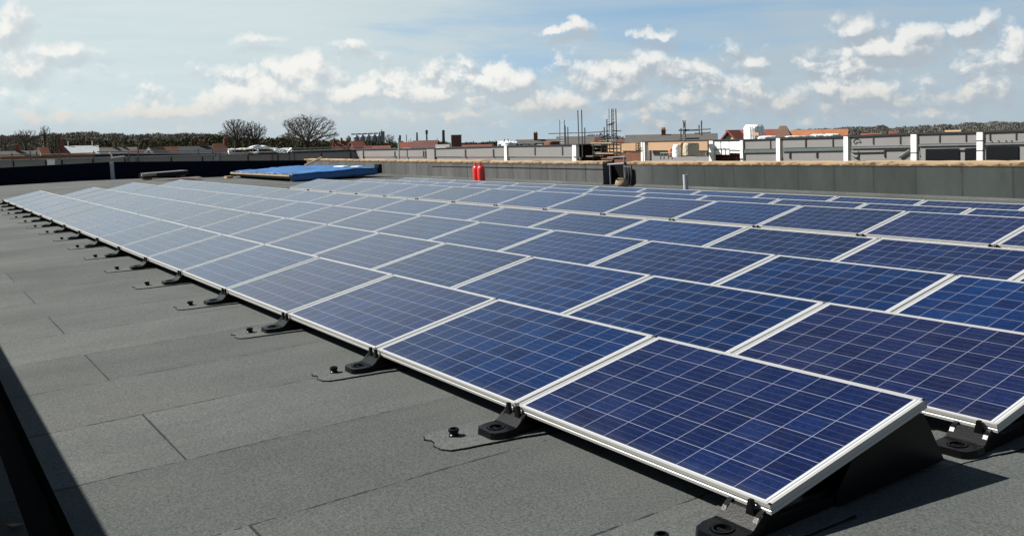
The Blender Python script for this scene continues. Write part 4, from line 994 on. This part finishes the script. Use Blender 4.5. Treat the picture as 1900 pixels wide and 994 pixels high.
for k, (u0, u1, v) in enumerate(((747, 763, 277), (812, 824, 275.5))):
    blob_wrap(u0, u1, v - 2, v + .8, YB + .8, ['low white sheet on the roof left of the dark red roof', 'low white sheet on the roof below the cream building'][k], 'white_sheet', 'sheet', M_wrap, .7, None, .25, .5)

# ------------------------------------------------------------------ houses
def house(label, u, vr, d, half_px, depth, m_roof, m_wall, yaw=0.0, pitch=42, hip=0.0, chim=(), cat='house', name='house', barge=False, win=True, over=.25):
    P = at(u, vr, d); t0 = ray(u, vr); az = math.atan2(t0.y, t0.x) - PI / 2
    M = T((P.x, P.y, 0)) @ RZ(az + R(yaw)); t = thing(name, label, cat, M)
    L = half_px * d / FPX; L = L / max(.35, math.cos(R(yaw))) if abs(yaw) < 60 else L
    H = P.z; D = depth / 2; e = max(H - D * math.tan(R(pitch)), 1.2)
    # local x along the ridge, y away from the viewer
    mb = MB(); Lr = L * (1 - hip); o = over
    top = [(-Lr, 0, H), (Lr, 0, H)]
    sl = (H - e) / D; eo = e - o * sl
    vs = top + [(-L - o, -D - o, eo), (L + o, -D - o, eo), (L + o, D + o, eo), (-L - o, D + o, eo)]
    if hip == 0: vs[0] = (-L - o, 0, H); vs[1] = (L + o, 0, H)
    fs = [(2, 3, 1, 0), (4, 5, 0, 1)] + ([(3, 4, 1), (5, 2, 0)] if hip else [])
    k = len(vs); vs2 = [(a, b_, c - .16) for a, b_, c in vs]
    mb.add(vs, fs); mb.add(vs2, [tuple(reversed(f)) for f in fs])
    rim = [(2, 3), (3, 4), (4, 5), (5, 2)] if hip else [(2, 3), (3, 1), (1, 4), (4, 5), (5, 0), (0, 2)]
    mb.add([v for pr in rim for v in (vs[pr[0]], vs[pr[1]], vs2[pr[1]], vs2[pr[0]])], [(4 * i, 4 * i + 1, 4 * i + 2, 4 * i + 3) for i in range(len(rim))])
    rf = mb.build('roof', m_roof, t, fix=False)
    mb = MB()
    if hip: mb.box2((-L, -D, 0), (L, D, e - .1))
    else:
        pr = [(-D, 0), (D, 0), (D, e - .17), (0, H - .2), (-D, e - .17)]
        mb.prism(pr, -L, L, 'x')
    mb.build('wall', m_wall, t)
    for fx, hh, ww, mm in chim:
        ww *= .7
        mb = MB(); mb.box2((fx * L - ww, -ww * .7, H - .6), (fx * L + ww, ww * .7, H + hh)); mb.box2((fx * L - ww * 1.15, -ww * .82, H + hh + .002), (fx * L + ww * 1.15, ww * .82, H + hh + .12)); c = mb.build('chimney', mm, rf)
        mb = MB()
        for s in (-.45, .45): mb.lathe([(.09, 0), (.075, .22)], (fx * L + s * ww, 0, H + hh + .125), 8)
        mb.build('chimney_pot', M_orange, c)
    if barge:
        for s in (-1, 1):
            mb = MB(); mb.prism([(s * (D + o), eo - .30), (s * (D + o), eo - .02), (0, H - .02), (0, H - .32)], -L - o - .06, -L - o - .003, 'x'); mb.build('bargeboard', M_white, t)
            
    if win:
        rr = random.Random(int(u * 3)); n = max(1, int(L / 1.6))
        for i in range(n):
            xx = -L + (i + .5) * 2 * L / n
            mb = MB(); mb.box2((xx - .5, -D - .03, e - 1.9), (xx + .5, -D + .02, e - .7)); w_ = mb.build('window', M_window, t)
            mb = MB()
            for a, b_, c, d_ in ((-.56, -.50, -1.96, -.64), (.50, .56, -1.96, -.64), (-.5, .5, -1.96, -1.90), (-.5, .5, -.70, -.64)): mb.box2((xx + a, -D - .05, e + c), (xx + b_, -D + .01, e + d_))
            mb.build('window_frame', M_white, w_)
    return t
house('low house with a grey roof at the far left edge', 36, 280, 125, 30, 7, M_greytile, M_brick, 0, 35, chim=((-.1, .6, .3, M_brick),)); 
house('little orange gabled roof peeping over the grey roof at far left', 80, 273, 150, 5.5, 8, M_orange, M_cream, 20, 45)
house('red brick house with a tall stack left of the pale barn', 116, 272.5, 120, 7, 6, M_redtile, M_brick, 70, 48, chim=((-.2, .75, .32, M_brick),))
house('pale metal-clad barn with white ridge vents below the woods', 148, 270.5, 135, 29, 12, M_barn, M_barn, 0, 20, chim=((-.68, .5, .12, M_white), (.73, .5, .12, M_white)), cat='barn', name='barn')
house('long brown roof between the pale barn and the orange gable', 215, 273.5, 175, 34, 9, M_greytile, M_brownbrick, 0, 38, chim=((-.1, .5, .3, M_conc), (.35, .4, .25, M_conc)))
house('low red-brown roof just left of the orange gable', 262, 277.5, 150, 14, 8, M_redtile, M_brownbrick, 10, 38)
house('house with a bright orange roof and white bargeboards on its gable', 290, 273, 96, 10, 6.4, M_orange, M_cream, 58, 45, barge=True, over=.3)
house('small orange-roofed house right of the white bargeboard gable', 317, 272.2, 112, 9, 7, M_orange, M_brownbrick, 8, 50)
house('long dark slate roof left of the bare trees', 355, 271.5, 125, 55, 10, M_slate, M_brick, 0, 38, chim=((.3, .6, .2, M_brick), (.42, .5, .18, M_brick)))
house('pinkish brick house in front of the left bare tree', 409, 266, 118, 10, 8, M_brownbrick, M_brownbrick, 12, 50, chim=((.9, .4, .3, M_brick),))
house('reddish cottage roof right of the big bare tree', 627, 264, 230, 11, 8, M_redtile, M_brick, 15, 45, chim=((-.6, .8, .35, M_brick), (.6, .8, .35, M_brick)))
house('red gabled house below the grain silos', 662, 261.8, 185, 10, 8, M_redtile, M_brick, 28, 42)
house('low red roof right of the grain silos', 700, 270.5, 160, 22, 8, M_redtile, M_brick, 0, 35)
house('pale red roof between the silos and the dark red roof', 752, 264, 200, 9, 8, M_redtile, M_cream, 0, 40)
house('house with a dark red roof and brick gable below the factory stacks', 790, 260.5, 135, 21, 8.5, M_darkred, M_brownbrick, -22, 40)
house('low cream flat-roofed block left of the brick tower', 821, 268, 105, 9, 6, M_conc, M_cream, 0, 8)
house('long low red roof right of the brick tower', 880, 268.5, 118, 30, 9, M_redtile, M_brick, 0, 25, win=False)
house('grey-brown roof with a red brick stack left of the ladder scaffold', 1000, 258.5, 150, 40, 10, M_greytile, M_brick, 0, 38, chim=((-.15, .9, .45, M_brick),))
house('wide grey roof with a dark red hipped end behind the ladder scaffold', 1072, 253, 112, 36, 10, M_greytile, M_brick, 0, 36)
house('dark red hipped roof at the end of the wide grey roof', 1109, 254.5, 108, 9, 7, M_darkred, M_brick, 0, 40, hip=.4)
house('small red-roofed house right of the tall scaffold tower', 1152, 258.5, 120, 10, 8, M_redtile, M_brick, 0, 40)
house('pink brick gable against the big grey-brown roof', 1168, 253.5, 98, 5, 4.6, M_greytile, M_brownbrick, 88, 52)
house('big grey-brown roof with a brick stack behind the pale boards', 1245, 249, 95, 80, 11, M_greytile, M_brick, -3, 36, chim=((-.17, .35, .3, M_brick),))
house('house with a red roof left of the tall wrapped stack', 1395, 240.5, 80, 42, 9, M_redtile, M_cream, -3, 42)
house('cream gable of the red-roofed house left of the wrapped stack', 1361, 241.2, 74, 7, 4.6, M_redtile, M_cream, 52, 44, barge=False)
house('brown pyramid-hipped roof right of the tall wrapped stack', 1453, 233.5, 70, 40, 9.5, M_hipbrown, M_cream, -4, 33, hip=.86)
house('long bright orange roof above the wrapped bundles', 1520, 240.5, 92, 46, 9, M_orange, M_brick, -4, 36, chim=())
house('low red roof under the wooded hill at right', 1616, 247.5, 150, 15, 8, M_redtile, M_brick, 0, 35)
house('narrow red brick house under the wooded hill', 1657, 243.5, 150, 5, 6, M_redtile, M_brick, 0, 45)
house('long tan-roofed barn under the wooded hill at far right', 1768, 241.5, 260, 12, 8, M_board, M_brick, 0, 25, win=False)
for k, (u, lb) in enumerate(((1708.5, 'white parked caravan, the left of two under the wooded hill'), (1715.5, 'white parked caravan, the right of two under the wooded hill'))):
    P = at(u, 243, 170); t0 = ray(u, 243); az = math.atan2(t0.y, t0.x) - PI / 2
    t = thing('caravan', lb, 'caravan', T((P.x, P.y, P.z - 3.2)) @ RZ(az), 'white caravans under the hill')
    mb = MB(); mb.prism([(-.26, .45), (.26, .45), (.30, 1.2), (.26, 2.9), (.18, 3.2), (-.18, 3.2), (-.26, 2.9), (-.30, 1.2)], -1.0, 1.0, 'y'); mb.build('body', M_white, t, bevel=.03)
    mb = MB(); mb.box2((-.2, -1.02, 1.7), (.2, -.99, 2.4)); mb.build('window', M_window, t)
    mb = MB(); mb.tube((-.24, 0, .32), (.24, 0, .32), .32, n=12); mb.build('wheel', M_black, t)
# brick tower with a plain face
P = at(846, 251, 100); t0 = ray(846, 251); az = math.atan2(t0.y, t0.x) - PI / 2
t = thing('tower', 'plain red-brown brick tower rising above the roofs', 'tower', T((P.x, P.y, 0)) @ RZ(az + .12))
mb = MB(); mb.box2((-.52, -.5, 0), (.52, .5, P.z - .06)); mb.build('wall', M_brownbrick, t)
mb = MB(); mb.box2((-.56, -.54, P.z - .058), (.56, .54, P.z + .04)); mb.build('coping', M_conc, t)
mb = MB(); mb.box2((-.60, -.46, P.z - 1.7), (-.523, -.3, P.z - .12)); mb.build('corner_trim', M_cream, t)

# grain silos
t = thing('grain_silos', 'row of grey grain silos with a roof gantry and elevator tower', 'silos')
ds = 600; sc_ = ds / FPX
for u, vt in ((646, 253.5), (661, 252), (672, 251.3), (683, 250.7), (694, 250.1), (703, 249.8)):
    P = at(u, vt, ds); r_ = 5.2 * sc_
    mb = MB(); mb.lathe([(r_, -P.z), (r_, -.9), (r_ * .25, .6), (.01, .62)], tuple(P), 20); mb.build('silo', M_silo if u > 650 else M_conc, t, smooth=False)
    if u > 655:
        mb = MB(); mb.lathe([(.55, 0), (.55, 1.2)], (P.x, P.y, P.z + .2), 10); mb.build('vent', M_white, t)
mb = MB(); mb.path([at(652, 249.3, ds), at(708, 247.2, ds)], .55, 4); mb.build('gantry', M_silo, t)
P = at(708.5, 243.8, ds); mb = MB(); mb.box2((P.x - 1.3, P.y - 1.3, 0), (P.x + 1.3, P.y + 1.3, P.z)); mb.build('elevator_tower', M_silo, t)
mb = MB(); mb.tube((P.x, P.y, P.z), (P.x, P.y, P.z + 1.3), .25, n=6); mb.build('mast', M_silo, t)
# factory stacks and masts
def stack(u, vt, d, r, label, name='factory_chimney', cat='chimney', m=M_slate, cap=0.0, taper=1.0):
    P = at(u, vt, d); mb = MB(); prof = [(r * 1.25 * taper, -P.z), (r, -.0)]
    if cap: prof = [(r * 1.2, -P.z), (r, -2.2), (r * cap, -2.1), (r * cap, 0)]
    mb.lathe(prof, tuple(P), 14)
    return tag(mb.build(name, m), label, cat)
stack(822.5, 241.5, 520, .75, 'thick dark factory chimney left of the brick tower')
stack(791.5, 241.5, 520, .42, 'slender dark factory flue with a wider cap above the dark red roof', cap=1.7)
stack(773.5, 245.8, 520, .42, 'tapering dark flue with a thin spike left of the capped flue', taper=1.5)
stack(742, 251, 420, .3, 'dark pole with a knob just right of the white mast', 'mast', 'mast', cap=1.6)
stack(754, 250, 420, .16, 'thin dark mast midway between the silos and the dark red roof', 'mast', 'mast')
stack(762, 257.5, 420, .12, 'shortest thin mast just left of the dark red roof', 'mast', 'mast')
stack(811, 256.5, 420, .12, 'thin short mast between the two tallest factory flues', 'mast', 'mast')
stack(739.5, 256, 80, .07, 'pale slim mast standing right of the silos', 'mast', 'mast', M_pvc)

# ------------------------------------------------------------------ trees
def grow(att, start, D, kill, infl, iters, up=.12, maxn=5000, seed=1):
    """space colonisation: branches reach out to fill a cloud of points"""
    rng = np.random.RandomState(seed)
    nodes = [np.array(p, float) for p in start]; par = [-1] + list(range(len(start) - 1))
    A = np.array(att); N = np.array(nodes)
    dist = np.linalg.norm(A[:, None] - N[None], axis=2); near = dist.argmin(1); nd = dist.min(1); alive = np.ones(len(A), bool); last = len(nodes)
    for it in range(iters):
        act = alive & (nd < infl)
        if not act.any(): break
        new = []
        for n in np.unique(near[act]):
            sel = act & (near == n); v = A[sel] - nodes[n]; v /= (np.linalg.norm(v, axis=1)[:, None] + 1e-9)
            dv = v.sum(0); dv /= (np.linalg.norm(dv) + 1e-9); dv = dv + rng.normal(0, .22, 3) + np.array([0, 0, up]); dv /= np.linalg.norm(dv)
            new.append((nodes[n] + dv * D, n))
        base = len(nodes)
        for p, n in new: nodes.append(p); par.append(n)
        NN = np.array([p for p, _ in new]); d2 = np.linalg.norm(A[:, None] - NN[None], axis=2); m = d2.min(1); i = d2.argmin(1)
        better = m < nd; nd = np.where(better, m, nd); near = np.where(better, base + i, near); alive &= nd > kill
        if len(nodes) > maxn: break
    return nodes, par
def tree_meshes(nodes, par, tip, expo=2.4, split=.06, seed=0, twig=0.0, ntw=2):
    n = len(nodes); w = np.zeros(n); ch = [[] for _ in range(n)]
    for i in range(n):
        if par[i] >= 0: ch[par[i]].append(i)
    for i in range(n - 1, -1, -1):
        w[i] = (tip ** expo if not ch[i] else sum(w[c] ** expo for c in ch[i])) ** (1 / expo) if ch[i] else tip
    a, b_ = MB(), MB(); rng = np.random.RandomState(seed)
    for i in range(n):
        if par[i] < 0: continue
        r1 = w[i]; r0 = w[par[i]] if w[par[i]] < r1 * 1.6 else r1 * 1.25
        (a if r1 > split else b_).tube(nodes[par[i]], nodes[i], r0, r1, 7 if r1 > split * 2 else 4 if r1 > split else 3, caps=False)
        if twig and r1 < split:
            for _ in range(ntw):
                d = rng.normal(0, 1, 3); d[2] = abs(d[2]) * .6; d /= np.linalg.norm(d); q = nodes[i] + d * twig * rng.uniform(.4, 1)
                b_.tube(nodes[i], q, tip * .8, tip * .5, 3, caps=False)
    return a, b_
def bare_tree(label, u, vtop, d, crown_px, crown_bot_v, fork_v, seed, n_att=1300, tip=.03, trunks=1, shape=1.0, name='bare_tree', leaning=0.0):
    P = at(u, vtop, d); H = P.z; r_ = crown_px / 2 * d / FPX; zb = at(u, crown_bot_v, d).z; zf = max(at(u, fork_v, d).z, 1.5)
    rng = np.random.RandomState(seed); att = []
    cz = zb + (H - zb) * .38
    while len(att) < n_att:
        p = rng.uniform(-1, 1, 3); q = np.linalg.norm(p)
        if q > 1 or q < .25 * rng.rand(): continue
        z = cz + p[2] * ((H - cz) if p[2] > 0 else (cz - zb))
        bump = 1 + .12 * math.sin(3 * math.atan2(p[1], p[0]) + seed) + .10 * math.sin(7 * p[2] + seed)
        if q > .97 - .15 * (bump < 1): continue
        att.append((p[0] * r_ * bump * shape, p[1] * r_ * bump, z))
    k = max(4, int(zf / (r_ * .09)))
    start = [(leaning * math.sin(i * .7) * .2, 0, zf * i / k) for i in range(k + 1)]
    D = r_ * .04
    nodes, par = grow(att, start, D, D * 1.5, r_ * 1.2, 220, seed=seed, maxn=9000)
    a, b_ = tree_meshes(nodes, par, tip, 2.15, tip * 2.4, seed, r_ * .07, 2)
    t = thing(name, label, 'tree', T((P.x, P.y, 0)), 'bare trees among the houses')
    a.build('trunk', M_bark, t, fix=False); b_.build('crown', M_twig, t, fix=False)
    return t
bare_tree('broad dome-shaped bare oak left of the grain silos', 568, 209.5, 200, 112, 268, 277, 4, 5200, .022)
bare_tree('bare tree with two lopsided crowns, the left trunk before the brown scrub', 437, 219, 200, 64, 262, 274, 9, 2400, .021)
bare_tree('bare tree leaning right beside the lopsided one', 470, 222, 202, 50, 265, 277, 12, 1900, .021)
bare_tree('wide bare tree at the far left before the woods', 46, 239, 260, 50, 266, 272, 21, 900, .022)
bare_tree('tall thin bare tree rising above the woods at left', 82, 232, 240, 24, 256, 266, 22, 300, .025)
bare_tree('small bare tree right of the tall thin one', 102, 244, 260, 28, 264, 270, 23, 350, .022)
bare_tree('small bare tree at the extreme left edge', 8, 249, 250, 34, 268, 274, 24, 400, .022)
bare_tree('faint bare tree just right of the grain silos', 722, 247, 330, 24, 264, 270, 31, 340, .026)

def lump_mass(name, label, segs, m, d0, d1, prof, seed, size=1.0, dens=150, rad=(3, 6), kind='stuff', sz=.75):
    """a wood read as one mass: many small twig-clump faces filling crowns that stand on the ground"""
    rr = random.Random(seed); mb = MB(); V = []; F = []
    us = [p[0] for p in prof]; vs_ = [p[1] for p in prof]; u = us[0]
    while u < us[-1]:
        d = rr.uniform(d0, d1); vt = float(np.interp(u, us, vs_)) + rr.choice((-1.6, -.4, .4, 1.2, 2.2, 3.6))
        P = at(u, vt, d); H = max(P.z, 2.0); r_ = rr.uniform(*rad)
        for _ in range(dens):
            th = rr.uniform(0, 2 * PI); zz = rr.random() ** .8; 
            q = math.sqrt(max(0, 1 - (max(0, zz - .45) / .55) ** 2)) * (.75 + .25 * zz) * math.sqrt(rr.random())
            c = Vector((P.x + r_ * q * math.cos(th), P.y + r_ * q * math.sin(th), .4 + (H - .4) * zz))
            for __ in range(3):
                e1 = Vector((rr.gauss(0, 1), rr.gauss(0, 1), rr.gauss(0, 1.6))).normalized() * size * sz * rr.uniform(.5, 1.2); e2 = Vector((rr.gauss(0, 1), rr.gauss(0, 1), rr.gauss(0, 1))).normalized() * size * rr.uniform(.2, .5)
                o = len(V); V += [tuple(c - e1), tuple(c + e2), tuple(c + e1)]; F.append((o, o + 1, o + 2))
        u += segs * rr.uniform(.6, 1.4)
    mb.v = V; mb.f = F
    return tag(mb.build(name, m, fix=False), label, 'wood', kind=kind)
lump_mass('woodland', 'dark bare woodland along the skyline at left', 2.2, M_wood_far, 400, 520, [(-60, 250), (0, 252), (30, 251), (60, 254), (100, 249), (130, 247.5), (170, 246), (190, 250), (215, 248), (235, 252), (260, 252), (288, 249), (320, 249.5), (345, 249), (380, 250), (400, 251), (440, 256)], 3, 1.15, 150, (4, 8))
lump_mass('scrub', 'brown and green budding scrub around the bare trees', 1.6, M_bush, 225, 330, [(100, 264), (200, 263), (300, 262), (385, 256), (410, 252), (425, 255), (445, 258), (480, 259), (510, 257), (530, 255), (560, 262), (600, 261), (625, 262), (650, 263), (760, 265), (870, 266.5), (910, 264.5), (960, 264), (1010, 262)], 5, .8, 90, (2, 4))
lump_mass('woodland', 'wooded hill along the skyline at right', 2.0, M_hill_far, 620, 820, [(1480, 242), (1540, 240), (1576, 237.5), (1600, 237), (1633, 234.5), (1658, 239.5), (1673, 237), (1694, 235), (1725, 234), (1772, 232), (1785, 230), (1827, 228), (1859, 227), (1874, 229), (1885, 227), (1905, 230), (1960, 226), (2100, 224)], 6, 1.5, 130, (6, 11))
lump_mass('hedge', 'dark green hedgerow below the wooded hill', 1.8, M_wood_far, 380, 430, [(1570, 245.5), (1640, 243), (1700, 243.5), (1780, 241.5), (1900, 240), (2000, 236)], 7, 1.0, 50, (3, 5))
lump_mass('shrubs', 'bare shrubs behind the grey roof and scaffold tower', 1.6, M_wood_far, 180, 200, [(1088, 252), (1100, 249.5), (1115, 249.5), (1130, 251), (1146, 252), (1158, 256)], 8, .5, 70, (1.5, 2.5))
